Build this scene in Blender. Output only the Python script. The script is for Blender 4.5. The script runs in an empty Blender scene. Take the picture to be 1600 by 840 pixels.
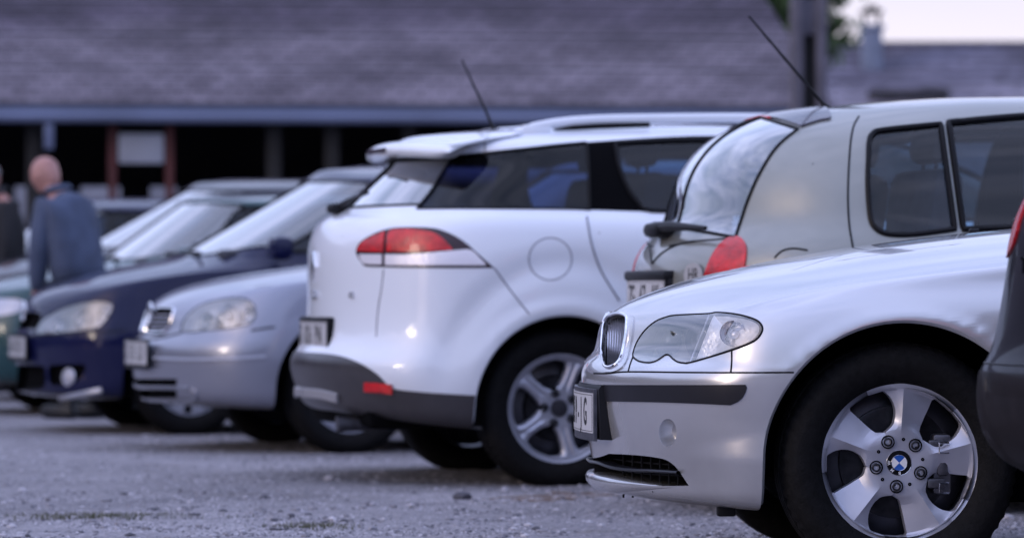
import bpy, bmesh, math, random
import numpy as np
from mathutils import Vector, Matrix
from mathutils.bvhtree import BVHTree
from mathutils.interpolate import poly_3d_calc
PI = math.pi
rad = math.radians
S = bpy.context.scene
COL = S.collection

# ------------------------------------------------------------------ camera
FPX, HCAM, HORIZ = 6000.0, 0.76, 455.0          # focal length in 1600-wide pixels, eye height, horizon row
PITCH = math.atan((HORIZ - 420) / FPX)
CAM = Vector((0, 0, HCAM))
_f = Vector((0, math.cos(PITCH), math.sin(PITCH)))
_u = Vector((0, -math.sin(PITCH), math.cos(PITCH)))
def ray(px, py):
    return (_f + Vector((1, 0, 0)) * ((px - 800) / FPX) - _u * ((py - 420) / FPX)).normalized()
def proj(p):
    d = p - CAM
    k = FPX / d.dot(_f)
    return 800 + d.x * k, 420 - d.dot(_u) * k
def at(px, D, z=0.0):
    """world point seen in column px at depth D and height z"""
    return Vector(((px - 800) / FPX * D, D, z))

# ------------------------------------------------------------------ node materials
MATS = {}
def new_mat(name):
    m = bpy.data.materials.new(name); m.use_nodes = True
    nt = m.node_tree
    return m, nt, nt.nodes['Principled BSDF']
def setp(b, **kw):
    for k, v in kw.items():
        k = {'col': 'Base Color', 'rough': 'Roughness', 'metal': 'Metallic', 'coat': 'Coat Weight', 'coatr': 'Coat Roughness',
             'trans': 'Transmission Weight', 'ior': 'IOR', 'spec': 'Specular IOR Level', 'alpha': 'Alpha', 'sheen': 'Sheen Weight',
             'emit': 'Emission Color', 'estr': 'Emission Strength', 'sss': 'Subsurface Weight'}[k]
        if isinstance(v, tuple) and len(v) == 3: v = v + (1,)
        b.inputs[k].default_value = v
def simple(name, col, rough=.5, var=0.0, scale=8, bump=0.0, bscale=200, **kw):
    """principled material whose colour wanders with noise and whose surface may be bumpy"""
    if name in MATS: return MATS[name]
    m, nt, b = new_mat(name)
    setp(b, col=col, rough=rough, **kw)
    N = nt.nodes; L = nt.links
    tc = N.new('ShaderNodeTexCoord')
    if var:
        n = N.new('ShaderNodeTexNoise'); n.inputs['Scale'].default_value = scale; n.inputs['Detail'].default_value = 6
        L.new(tc.outputs['Object'], n.inputs['Vector'])
        r = N.new('ShaderNodeValToRGB')
        a = tuple(max(0, c * (1 - var)) for c in col) + (1,); c2 = tuple(min(1, c * (1 + var)) for c in col) + (1,)
        r.color_ramp.elements[0].color = a; r.color_ramp.elements[0].position = .3
        r.color_ramp.elements[1].color = c2; r.color_ramp.elements[1].position = .7
        L.new(n.outputs['Fac'], r.inputs['Fac']); L.new(r.outputs['Color'], b.inputs['Base Color'])
    if bump:
        n2 = N.new('ShaderNodeTexNoise'); n2.inputs['Scale'].default_value = bscale; n2.inputs['Detail'].default_value = 3
        L.new(tc.outputs['Object'], n2.inputs['Vector'])
        bp = N.new('ShaderNodeBump'); bp.inputs['Strength'].default_value = bump; bp.inputs['Distance'].default_value = .01
        L.new(n2.outputs['Fac'], bp.inputs['Height']); L.new(bp.outputs['Normal'], b.inputs['Normal'])
    MATS[name] = m
    return m
def paint(name, col, metal=.0, rough=.35, dirt=.25, cior=1.5, spec=.5, cw_=1.0):
    """clear-coated car paint with faint road film toward the sills"""
    if name in MATS: return MATS[name]
    m, nt, b = new_mat(name)
    setp(b, col=col, rough=rough, metal=metal, coat=1.0, coatr=.035, spec=spec); b.inputs['Coat IOR'].default_value = cior
    N = nt.nodes; L = nt.links
    tc = N.new('ShaderNodeTexCoord')
    sp = N.new('ShaderNodeSeparateXYZ'); L.new(tc.outputs['Object'], sp.inputs[0])
    n = N.new('ShaderNodeTexNoise'); n.inputs['Scale'].default_value = 5; n.inputs['Detail'].default_value = 9; n.inputs['Roughness'].default_value = .7
    L.new(tc.outputs['Object'], n.inputs['Vector'])
    mr = N.new('ShaderNodeMapRange'); mr.inputs['From Min'].default_value = .62; mr.inputs['From Max'].default_value = .15
    L.new(sp.outputs['Z'], mr.inputs['Value'])
    mu = N.new('ShaderNodeMath'); mu.operation = 'MULTIPLY'; L.new(mr.outputs[0], mu.inputs[0]); L.new(n.outputs['Fac'], mu.inputs[1])
    mu2 = N.new('ShaderNodeMath'); mu2.operation = 'MULTIPLY'; L.new(mu.outputs[0], mu2.inputs[0]); mu2.inputs[1].default_value = dirt
    mx = N.new('ShaderNodeMix'); mx.data_type = 'RGBA'
    L.new(mu2.outputs[0], mx.inputs['Factor']); mx.inputs['A'].default_value = tuple(col) + (1,); mx.inputs['B'].default_value = (.13, .12, .12, 1)
    ge = N.new('ShaderNodeNewGeometry'); mi = N.new('ShaderNodeMix'); mi.data_type = 'RGBA'     # the inner side of the panels is dark trim
    # sparse stone chips
    vo = N.new('ShaderNodeTexVoronoi'); vo.inputs['Scale'].default_value = 13; L.new(tc.outputs['Object'], vo.inputs['Vector'])
    lt = N.new('ShaderNodeMath'); lt.operation = 'LESS_THAN'; lt.inputs[1].default_value = .045; L.new(vo.outputs['Distance'], lt.inputs[0])
    vs = N.new('ShaderNodeSeparateColor'); L.new(vo.outputs['Color'], vs.inputs[0])
    g2_ = N.new('ShaderNodeMath'); g2_.operation = 'GREATER_THAN'; g2_.inputs[1].default_value = .72; L.new(vs.outputs[0], g2_.inputs[0])
    cm = N.new('ShaderNodeMath'); cm.operation = 'MULTIPLY'; L.new(lt.outputs[0], cm.inputs[0]); L.new(g2_.outputs[0], cm.inputs[1])
    cx = N.new('ShaderNodeMix'); cx.data_type = 'RGBA'; L.new(cm.outputs[0], cx.inputs['Factor']); L.new(mx.outputs['Result'], cx.inputs['A']); cx.inputs['B'].default_value = (.06, .055, .06, 1)
    L.new(ge.outputs['Backfacing'], mi.inputs['Factor']); L.new(cx.outputs['Result'], mi.inputs['A']); mi.inputs['B'].default_value = (.012, .012, .014, 1)
    L.new(mi.outputs['Result'], b.inputs['Base Color'])
    cw = N.new('ShaderNodeMath'); cw.operation = 'MULTIPLY_ADD'; cw.inputs[1].default_value = -cw_; cw.inputs[2].default_value = cw_; L.new(ge.outputs['Backfacing'], cw.inputs[0]); L.new(cw.outputs[0], b.inputs['Coat Weight'])
    ad = N.new('ShaderNodeMath'); ad.operation = 'MULTIPLY_ADD'; L.new(mu2.outputs[0], ad.inputs[0]); ad.inputs[1].default_value = .35; ad.inputs[2].default_value = .035
    L.new(ad.outputs[0], b.inputs['Coat Roughness'])
    # fine specks of dried dust
    n3 = N.new('ShaderNodeTexNoise'); n3.inputs['Scale'].default_value = 60; n3.inputs['Detail'].default_value = 4
    L.new(tc.outputs['Object'], n3.inputs['Vector'])
    bp = N.new('ShaderNodeBump'); bp.inputs['Strength'].default_value = .015; bp.inputs['Distance'].default_value = .002
    L.new(n3.outputs['Fac'], bp.inputs['Height']); L.new(bp.outputs['Normal'], b.inputs['Normal'])
    MATS[name] = m
    return m
def glassmat(name, tint, gain=1.5, rough=.0, ior=1.6):
    """thin automotive glass: mirror coat by fresnel over a tinted see-through"""
    if name in MATS: return MATS[name]
    m = bpy.data.materials.new(name); m.use_nodes = True
    nt = m.node_tree; N = nt.nodes; L = nt.links
    N.remove(N['Principled BSDF'])
    out = N['Material Output']
    tr = N.new('ShaderNodeBsdfTransparent'); tr.inputs[0].default_value = tuple(tint) + (1,)
    gl = N.new('ShaderNodeBsdfGlossy'); gl.inputs['Roughness'].default_value = max(.01, rough); gl.inputs['Color'].default_value = (1, 1, 1, 1)
    fr = N.new('ShaderNodeFresnel'); fr.inputs['IOR'].default_value = ior
    ma = N.new('ShaderNodeMath'); ma.operation = 'MULTIPLY_ADD'; ma.inputs[1].default_value = gain; ma.inputs[2].default_value = 0.0; ma.use_clamp = True
    L.new(fr.outputs[0], ma.inputs[0])
    mx = N.new('ShaderNodeMixShader')
    L.new(ma.outputs[0], mx.inputs[0]); L.new(tr.outputs[0], mx.inputs[1]); L.new(gl.outputs[0], mx.inputs[2])
    L.new(mx.outputs[0], out.inputs['Surface'])
    MATS[name] = m
    return m

M_RUB = simple('tyre_rubber', (.0065, .0064, .0075), .70, var=.35, scale=60, bump=.25, bscale=160, spec=.12)
M_BOLT = simple('bolt_steel', (.035, .035, .04), .35, metal=.8)
M_INS = simple('indicator_insert', (.80, .82, .90), .25, metal=.2, bump=.35, bscale=70)
M_PLA = simple('black_plastic', (.008, .008, .011), .48, spec=.22, var=.2, scale=10, bump=.08, bscale=400)
M_TRIM = simple('dark_bumper_plastic', (.013, .013, .019), .40, spec=.3, var=.15, scale=12, bump=.05, bscale=500)
M_BLK = simple('dark_void', (.003, .003, .004), .9, spec=.05)
M_SLAT = simple('grille_slat', (.55, .55, .60), .2, metal=.8)
M_SEAL = simple('rubber_seal', (.005, .005, .007), .5, spec=.15)
M_CHR = simple('chrome', (.85, .85, .88), .07, metal=1.0)
M_ALU = simple('alloy', (.46, .47, .55), .42, metal=.6, var=.05, scale=20, coat=.3)
M_ALUD = simple('alloy_barrel', (.07, .07, .085), .38, metal=.8, var=.2, scale=20)
M_CAP = simple('hubcap_plastic', (.46, .48, .57), .35, metal=.4, var=.08)
M_DISC = simple('brake_disc', (.03, .03, .035), .4, metal=.9, var=.4, scale=30)
M_CAST = simple('cast_metal', (.10, .10, .12), .45, metal=.8, var=.3, scale=40)
M_REFL = simple('lamp_reflector', (.62, .64, .70), .16, metal=1.0, bump=.25, bscale=40)
M_LENS = glassmat('clear_lens', (.90, .91, .93), gain=2.3, ior=1.7)
M_PROJ = simple('projector_glass', (.10, .10, .11), .1, coat=1.0)
M_GLASS = glassmat('window_glass', (.24, .34, .46), gain=.75, ior=1.5)
M_PRIV = glassmat('privacy_glass', (.17, .19, .34), gain=.6, ior=1.5)
M_GAP = simple('panel_gap', (.13, .13, .17), .6)
M_WIND = glassmat('windscreen_glass', (.38, .46, .48), gain=2.4, ior=1.8)
M_RED = simple('red_lens', (.50, .006, .012), .2, coat=.35, var=.35, scale=26, bump=.3, bscale=90)
M_RED2 = simple('dark_red_lens', (.022, .002, .008), .25, coat=.3)
M_WLENS = simple('white_lens', (.82, .80, .88), .12, coat=1.0, metal=.2, bump=.3, bscale=120)
M_SEAT = simple('seat_fabric', (.03, .032, .045), .9, var=.2, scale=20, bump=.1)
M_PLATE = simple('plate_white', (.50, .50, .53), .35, var=.05, scale=30)
M_INK = simple('plate_ink', (.01, .01, .012), .5)
M_BLUE = simple('emblem_blue', (.02, .10, .42), .25, coat=1.0)
M_WHT = simple('emblem_white', (.75, .76, .80), .25, coat=1.0)

# ------------------------------------------------------------------ mesh plumbing
def mesh_obj(name, V, F, mat, parent=None, normals=None, smooth=True, auto=None, mats=None, fmat=None):
    me = bpy.data.meshes.new(name)
    me.from_pydata([tuple(v) for v in V], [], [tuple(f) for f in F])
    if mats:
        for m_ in mats: me.materials.append(m_)
        if fmat is not None: me.polygons.foreach_set('material_index', list(fmat))
    elif mat: me.materials.append(mat)
    if smooth: me.polygons.foreach_set('use_smooth', [True] * len(F))
    me.update()
    if normals is not None:
        me.normals_split_custom_set_from_vertices([tuple(n) for n in normals])
    elif auto is not None:
        bm = bmesh.new(); bm.from_mesh(me)
        for e in bm.edges:
            if len(e.link_faces) == 2 and e.calc_face_angle(0) > auto: e.smooth = False
        bm.to_mesh(me); bm.free()
    o = bpy.data.objects.new(name, me); COL.objects.link(o)
    if parent: o.parent = parent
    return o
def tag(o, label=None, cat=None, group=None, kind=None):
    if label: o['label'] = label
    if cat: o['category'] = cat
    if group: o['group'] = group
    if kind: o['kind'] = kind
    return o
def empty(name, loc, rz=0, **kw):
    o = bpy.data.objects.new(name, None); COL.objects.link(o)
    o.location = loc; o.rotation_euler = (0, 0, rz); o.empty_display_size = .2
    tag(o, **kw)
    return o
class G:
    """geometry collector"""
    def __init__(s): s.V = []; s.F = []
    def add(s, V, F):
        n = len(s.V); s.V += [Vector(v) for v in V]; s.F += [tuple(i + n for i in f) for f in F]; return s
    def box(s, c, d, rz=0, bev=0.0, R=None):
        bm = bmesh.new(); bmesh.ops.create_cube(bm, size=1)
        for v in bm.verts: v.co = Vector((v.co.x * d[0], v.co.y * d[1], v.co.z * d[2]))
        if bev: bmesh.ops.bevel(bm, geom=bm.edges[:], offset=bev, segments=2, affect='EDGES', profile=.5)
        M = Matrix.Translation(Vector(c)) @ (R.to_4x4() if R else Matrix.Rotation(rz, 4, 'Z'))
        bm.verts.index_update()
        s.add([M @ v.co for v in bm.verts], [[v.index for v in f.verts] for f in bm.faces]); bm.free(); return s
    def tube(s, P, r, n=8, closed=False, cap=True, flat=1.0):
        P = [Vector(p) for p in P]; m = len(P)
        rs = r if isinstance(r, (list, tuple)) else [r] * m
        T = []
        for i in range(m):
            a = P[i - 1] if (i or closed) else P[i]; b = P[(i + 1) % m] if (i < m - 1 or closed) else P[i]
            t = (b - a); T.append(t.normalized() if t.length > 1e-9 else (T[-1] if T else Vector((0, 0, 1))))
        up = Vector((0, 0, 1)) if abs(T[0].z) < .9 else Vector((1, 0, 0))
        base = len(s.V); u = (up - T[0] * up.dot(T[0])).normalized()
        for i in range(m):
            u = (u - T[i] * u.dot(T[i]))
            u = u.normalized() if u.length > 1e-6 else T[i].orthogonal().normalized()
            w = T[i].cross(u)
            for k in range(n):
                a = 2 * PI * k / n
                s.V.append(P[i] + (u * math.cos(a) + w * math.sin(a) * flat) * rs[i])
        for i in range(m if closed else m - 1):
            j = (i + 1) % m
            for k in range(n):
                s.F.append((base + i * n + k, base + i * n + (k + 1) % n, base + j * n + (k + 1) % n, base + j * n + k))
        if cap and not closed:
            s.F.append(tuple(base + k for k in range(n))[::-1]); s.F.append(tuple(base + (m - 1) * n + k for k in range(n)))
        return s
    def lathe(s, prof, c=(0, 0, 0), n=48, axis='Y', a0=0, a1=2 * PI):
        """prof: list of (r, h); axis direction h"""
        c = Vector(c); full = abs(a1 - a0 - 2 * PI) < 1e-6; m = len(prof); base = len(s.V)
        cnt = n if full else n + 1
        for i in range(cnt):
            a = a0 + (a1 - a0) * i / n
            ca, sa = math.cos(a), math.sin(a)
            for r, h in prof:
                v = Vector((r * ca, h, r * sa)) if axis == 'Y' else (Vector((r * ca, r * sa, h)) if axis == 'Z' else Vector((h, r * ca, r * sa)))
                s.V.append(c + v)
        for i in range(n):
            j = (i + 1) % cnt
            for k in range(m - 1):
                s.F.append((base + i * m + k, base + i * m + k + 1, base + j * m + k + 1, base + j * m + k))
        return s
    def grid(s, rows, closed=False):
        """rows: list of equal-length point lists"""
        base = len(s.V); m = len(rows[0])
        for r in rows: s.V += [Vector(p) for p in r]
        for i in range(len(rows) - 1):
            for k in range(m if closed else m - 1):
                l = (k + 1) % m
                s.F.append((base + i * m + k, base + i * m + l, base + (i + 1) * m + l, base + (i + 1) * m + k))
        return s
    def prism(s, poly, fn, d):
        """extrude 2-D polygon by depth d; fn(u, v, w) -> 3-D point"""
        n = len(poly); base = len(s.V)
        for w in (0, d):
            for u, v in poly: s.V.append(Vector(fn(u, v, w)))
        for i in range(n):
            j = (i + 1) % n; s.F.append((base + i, base + j, base + n + j, base + n + i))
        s.F.append(tuple(base + i for i in range(n))[::-1]); s.F.append(tuple(base + n + i for i in range(n)))
        return s
    def xf(s, M): s.V = [M @ v for v in s.V]; return s
    def obj(s, name, mat, parent=None, smooth=True, auto=rad(35), **kw):
        o = mesh_obj(name, s.V, s.F, mat, parent, smooth=smooth, auto=auto if smooth else None)
        tag(o, **kw); return o
def crom(P, n=6, closed=True):
    """Catmull-Rom through 2-D/3-D points; a repeated point makes a corner"""
    P = [np.array(p, float) for p in P]; m = len(P); out = []
    for i in range(m if closed else m - 1):
        p0 = P[(i - 1) % m] if (closed or i) else P[0]; p1 = P[i]; p2 = P[(i + 1) % m]
        p3 = P[(i + 2) % m] if (closed or i + 2 < m) else P[-1]
        if np.allclose(p1, p2): continue
        if np.allclose(p0, p1): p0 = p1
        for k in range(n):
            t = k / n
            out.append(.5 * (2 * p1 + (p2 - p0) * t + (2 * p0 - 5 * p1 + 4 * p2 - p3) * t * t + (3 * p1 - p0 - 3 * p2 + p3) * t ** 3))
    if not closed: out.append(P[-1])
    return [tuple(float(q) for q in p) for p in out]
def inpoly(x, y, P):
    c = False; n = len(P); j = n - 1
    for i in range(n):
        xi, yi = P[i]; xj, yj = P[j]
        if (yi > y) != (yj > y) and x < (xj - xi) * (y - yi) / (yj - yi) + xi: c = not c
        j = i
    return c
def interp(x, xs, ys): return float(np.interp(x, xs, ys))

# ------------------------------------------------------------------ lofted car body
def bspl(n, sub):
    """cubic B-spline basis for n control points with one phantom each end; returns (rows, n+2)"""
    out = []
    for i in range(n - 1):
        for k in range(sub if i < n - 2 else sub + 1):
            t = k / sub
            b = [(1 - t) ** 3 / 6, (3 * t ** 3 - 6 * t * t + 4) / 6, (-3 * t ** 3 + 3 * t * t + 3 * t + 1) / 6, t ** 3 / 6]
            r = np.zeros(n + 2); r[i:i + 4] = b; out.append(r)
    return np.array(out)
XS = None
def loft(rows, subr=6, subc=8):
    """rows: control points [(x, y>=0, z)...] front centre -> side -> rear centre; returns dense grid of the near half (y<=0)"""
    C = np.array(rows, float)                      # R, Cn, 3
    C[:, :, 1] *= -1
    m0 = C[:, 1:2].copy(); m0[:, :, 1] *= -1; m1 = C[:, -2:-1].copy(); m1[:, :, 1] *= -1
    C = np.concatenate([m0, C, m1], axis=1)
    p0 = 2 * C[0:1] - C[1:2]; p1 = C[-2:-1].copy(); p1[:, :, 1] *= -1     # mirror over the top centre line
    C = np.concatenate([p0, C, p1], axis=0)
    A = bspl(len(rows), subr); B = bspl(len(rows[0]), subc)
    return np.einsum('ri,cj,ijk->rck', A, B, C)
class Body:
    """near half of a car's skin in world space; cut patches out of it, then mirror"""
    def __init__(s, grid, root):
        s.root = root; s.M = Matrix.Translation(root.location) @ Matrix.Rotation(root.rotation_euler.z, 4, 'Z'); s.Mi = s.M.inverted()
        s.R = s.M.to_3x3()
        R, Cn, _ = grid.shape
        dr = np.gradient(grid, axis=0); dc = np.gradient(grid, axis=1)
        # at the centre lines take symmetric differences so that both halves share the normal
        n = np.cross(dc, dr); L = np.linalg.norm(n, axis=2, keepdims=True); bad = L[..., 0] < 1e-12
        n = n / np.maximum(L, 1e-12)
        ctr = grid[grid.shape[0] // 2, grid.shape[1] // 2]
        if n[R // 3, Cn // 2, 1] > 0: n = -n; s.flip = True
        else: s.flip = False
        for c in (0, -1):
            n[:, c, 1] = 0; n[:, c] /= np.maximum(np.linalg.norm(n[:, c], axis=1, keepdims=True), 1e-9)
        V = [s.M @ Vector(p) for p in grid.reshape(-1, 3)]
        F = []
        for i in range(R - 1):
            for j in range(Cn - 1):
                q = (i * Cn + j, i * Cn + j + 1, (i + 1) * Cn + j + 1, (i + 1) * Cn + j)
                F.append(q if not s.flip else q[::-1])
        s.N0 = [s.R @ Vector(p) for p in n.reshape(-1, 3)]
        s.V0 = V; s.F0 = F
        s.bvh = BVHTree.FromPolygons(V, F)
        s.bm = bmesh.new()
        bv = [s.bm.verts.new(v) for v in V]
        for f in F:
            try: s.bm.faces.new([bv[i] for i in f])
            except ValueError: pass
        s.parts = []
    def normal(s, p):
        h = s.bvh.find_nearest(p)
        if h[0] is None: return Vector((0, 0, 1))
        f = s.F0[h[2]]; w = poly_3d_calc([s.V0[i] for i in f], h[0])
        n = Vector((0, 0, 0))
        for i, k in zip(f, w): n += s.N0[i] * k
        return n.normalized() if n.length > 1e-9 else h[1]
    # projections: 'cam' = pixels of the photograph, 'side' = (x, z), 'front' = (y, z) in car space
    def pj(s, p, mode):
        if mode == 'cam': return proj(p)
        q = s.Mi @ p
        return (q.x, q.z) if mode == 'side' else (q.y, q.z) if mode in ('front', 'rear') else (q.x, q.y)
    def plane(s, a, b, mode):
        if mode == 'cam': return CAM, ray(*a).cross(ray(*b)).normalized()
        if mode == 'side': P = Vector((a[0], 0, a[1])); Q = Vector((b[0], 0, b[1])); d = Vector((0, 1, 0))
        elif mode in ('front', 'rear'): P = Vector((0, a[0], a[1])); Q = Vector((0, b[0], b[1])); d = Vector((1, 0, 0))
        else: P = Vector((a[0], a[1], 0)); Q = Vector((b[0], b[1], 0)); d = Vector((0, 0, 1))
        return s.M @ P, (s.R @ (Q - P).cross(d)).normalized()
    def ok(s, f, mode):
        n = f.normal
        if mode == 'cam': return n.dot(f.calc_center_median() - CAM) < 0
        ln = s.R.transposed() @ n
        if mode == 'side': return ln.y < -.05
        if mode == 'front': return ln.x < -.05
        if mode == 'rear': return ln.x > .05
        return ln.z > .05
    def cut(s, poly, mode='cam', cond=None, take=True):
        """split the skin along the outline; returns the faces inside as a patch and removes them"""
        s.bm.normal_update()
        xs = [p[0] for p in poly]; ys = [p[1] for p in poly]
        bb = (min(xs), max(xs), min(ys), max(ys))
        cand = []
        for f in s.bm.faces:
            if not s.ok(f, mode): continue
            q = [s.pj(v.co, mode) for v in f.verts]
            u = [a for a, b in q]; w = [b for a, b in q]
            if max(u) < bb[0] or min(u) > bb[1] or max(w) < bb[2] or min(w) > bb[3]: continue
            if cond and not cond(s.Mi @ f.calc_center_median()): continue
            cand.append((f, (min(u), max(u), min(w), max(w))))
        n = len(poly)
        for i in range(n):
            a = poly[i]; b = poly[(i + 1) % n]
            if abs(a[0] - b[0]) + abs(a[1] - b[1]) < 1e-7: continue
            e = (min(a[0], b[0]), max(a[0], b[0]), min(a[1], b[1]), max(a[1], b[1]))
            hit = []; rest = []
            for f, q in cand:
                if not f.is_valid: continue
                (hit if not (q[1] < e[0] or q[0] > e[1] or q[3] < e[2] or q[2] > e[3]) else rest).append((f, q))
            if not hit: continue
            co, no = s.plane(a, b, mode)
            gs = set()
            for f, _ in hit:
                gs.add(f); gs.update(f.edges); gs.update(f.verts)
            r = bmesh.ops.bisect_plane(s.bm, geom=list(gs), plane_co=co, plane_no=no, dist=1e-6)
            cand = rest
            seen = set()
            for g in r['geom'] + [f for f, _ in hit]:
                if isinstance(g, bmesh.types.BMFace) and g.is_valid and g not in seen:
                    seen.add(g)
                    q = [s.pj(v.co, mode) for v in g.verts]; u = [c for c, d in q]; w = [d for c, d in q]
                    cand.append((g, (min(u), max(u), min(w), max(w))))
        ins = [f for f, q in cand if f.is_valid and inpoly(*s.pj(f.calc_center_median(), mode), poly)]
        vid = {}; PV = []; PF = []
        for f in ins:
            ff = []
            for v in f.verts:
                if v not in vid: vid[v] = len(PV); PV.append(v.co.copy())
                ff.append(vid[v])
            PF.append(ff)
        if take: bmesh.ops.delete(s.bm, geom=ins, context='FACES')
        return Patch(s, PV, PF)
    def hit(s, px, py, off=0.0):
        r = s.bvh.ray_cast(CAM, ray(px, py))
        if r[0] is None: return None
        return r[0] + s.normal(r[0]) * off
    def hits(s, P, off=0.0):
        out = [s.hit(x, y, off) for x, y in P]
        return [p for p in out if p is not None]
    def lhit(s, a, b, mode='side', off=0.0):
        if mode == 'side': o = Vector((a, -3, b)); d = Vector((0, 1, 0))
        elif mode == 'front': o = Vector((-6, a, b)); d = Vector((1, 0, 0))
        elif mode == 'rear': o = Vector((9, a, b)); d = Vector((-1, 0, 0))
        else: o = Vector((a, b, 4)); d = Vector((0, 0, -1))
        r = s.bvh.ray_cast(s.M @ o, s.R @ d)
        if r[0] is None: return None
        return r[0] + s.normal(r[0]) * off
    def lhits(s, P, mode='side', off=0.0):
        return [p for p in (s.lhit(a, b, mode, off) for a, b in P) if p is not None]
    def emit(s, name, V, F, mat, normals=None, mirror='dup', parent=None, label=None, auto=rad(35)):
        """world-space near-half geometry -> child object(s) in car space"""
        V = [s.Mi @ Vector(v) for v in V]; Ri = s.R.transposed()
        if normals is not None: normals = [Ri @ n for n in normals]
        pl = parent if isinstance(parent, (list, tuple)) else [parent, parent]
        mV = [Vector((v.x, -v.y, v.z)) for v in V]; mF = [tuple(f)[::-1] for f in F]
        mN = [Vector((n.x, -n.y, n.z)) for n in normals] if normals is not None else None
        if mirror == 'join':
            n = len(V); V = V + mV; F = [tuple(f) for f in F] + [tuple(i + n for i in f) for f in mF]
            if normals is not None: normals = normals + mN
            o = mesh_obj(name, V, F, mat, pl[0] or s.root, normals, auto=auto)
            if label: o['label'] = label
            return o
        o = mesh_obj(name, V, F, mat, pl[0] or s.root, normals, auto=auto)
        if label: o['label'] = label
        if mirror == 'dup':
            o2 = mesh_obj(name, mV, mF, mat, pl[1] or s.root, mN, auto=auto)
            if label: o2['label'] = label
            return [o, o2]
        return o
    def emitG(s, name, g, mat, **kw): return s.emit(name, g.V, g.F, mat, **kw)
    def finish(s, mat, name='body', label=None):
        s.bm.verts.index_update()
        bm = s.bm
        for v in [v for v in bm.verts if not v.link_faces]: bm.verts.remove(v)
        bm.verts.index_update()
        V = [v.co.copy() for v in bm.verts]; F = [[v.index for v in f.verts] for f in bm.faces]
        N = [s.normal(v) for v in V]
        o = s.emit(name, V, F, mat, normals=N, mirror='join', label=label)
        bm.free()
        return o
class Patch:
    def __init__(s, body, V, F): s.b = body; s.V = V; s.F = F; s.N = [body.normal(v) for v in V]
    def border(s):
        """ordered boundary loops of vertex indices"""
        cnt = {}
        for f in s.F:
            for i in range(len(f)):
                a, b = f[i], f[(i + 1) % len(f)]
                cnt[(a, b)] = 1
        nxt = {}
        for (a, b) in cnt:
            if (b, a) not in cnt: nxt.setdefault(a, []).append(b)
        loops = []
        while nxt:
            a = next(iter(nxt)); L = [a]
            while a in nxt:
                b = nxt[a].pop()
                if not nxt[a]: del nxt[a]
                if b == L[0]: break
                L.append(b); a = b
            if len(L) > 2: loops.append(L)
        return loops
    def make(s, name, mat, off=0.0, skirt=0.0, both=False, **kw):
        """surface patch shifted by off along its normals, with side walls skirt deep"""
        V = [v + n * off for v, n in zip(s.V, s.N)]; F = [list(f) for f in s.F]; N = list(s.N)
        if skirt:
            for L in s.border():
                base = len(V)
                for i in L: V.append(s.V[i] + s.N[i] * off); N.append(s.N[i])
                b2 = len(V)
                for i in L: V.append(s.V[i] + s.N[i] * (off - skirt)); N.append(s.N[i])
                n = len(L)
                for k in range(n):
                    F.append([base + (k + 1) % n, base + k, b2 + k, b2 + (k + 1) % n])
        return s.b.emit(name, V, F, mat, normals=N if not skirt else None, auto=rad(50), **kw)
    def rim(s, name, mat, r, off=0.0, **kw):
        g = G()
        for L in s.border():
            if len(L) < 6: continue
            P = [s.V[i] + s.N[i] * off for i in L]
            Q = [P[0]]
            for p in P[1:]:
                if (p - Q[-1]).length > r * .8: Q.append(p)
            if len(Q) > 5: g.tube(Q, r, n=6, closed=True)
        return s.b.emitG(name, g, mat, **kw)
# ------------------------------------------------------------------ control-net helpers
NS = 8
def loop(xf, xr, w, z, bf=(0, .03, .10, .24, .42), br=(0, .02, .07, .18, .36), yf=(0, .28, .56, .84, .975), yr=None, zf=None, zr=None, xa=0.0, xb=2.6, taper=(.985, 1, 1, .985)):
    """z: heights at front axle, middle, rear axle; zf / zr: heights at the nose and tail centre"""
    yr = yr or yf
    zf = z[0] if zf is None else zf; zr = z[-1] if zr is None else zr
    Z = lambda x: interp(x, [xa, (xa + xb) / 2, xb], z)
    P = []
    xe = xf + bf[-1]; ze = Z(xe) if xe > xa else z[0] + (zf - z[0]) * .25
    for i in range(5):
        k = (i / 4) ** 1.6
        P.append((xf + bf[i], w * yf[i], zf + (ze - zf) * k))
    xg = xr - br[-1]; zg = z[-1] + (zr - z[-1]) * .25
    for i in range(1, NS + 1):
        t = i / (NS + 1); x = xe + (xg - xe) * t
        zz = Z(x)
        if x < xa: zz = z[0] + (ze - z[0]) * (xa - x) / max(1e-3, xa - xe)
        if x > xb: zz = z[-1] + (zg - z[-1]) * (x - xb) / max(1e-3, xg - xb)
        P.append((x, w * interp(t, [0, .3, .7, 1], taper), zz))
    for i in range(4, -1, -1):
        k = (i / 4) ** 1.6
        P.append((xr - br[i], w * yr[i], zr + (zg - zr) * k))
    return P
def fixf(P, pts):
    """override the five nose columns"""
    for i, p in enumerate(pts):
        if p: P[i] = p
    return P
def fixr(P, pts):
    n = len(P)
    for i, p in enumerate(pts):
        if p: P[n - 1 - i] = p
    return P
def between(A, B, ts, H=None, mask=None):
    """loops between A and B; H(x, y, z) may replace the height"""
    out = []
    for t in ts:
        L = []
        for a, b in zip(A, B):
            x = a[0] + (b[0] - a[0]) * t; y = a[1] + (b[1] - a[1]) * t; z = a[2] + (b[2] - a[2]) * t
            if H: z = H(x, y, z, t)
            L.append((x, y, z))
        out.append(L)
    return out

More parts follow.
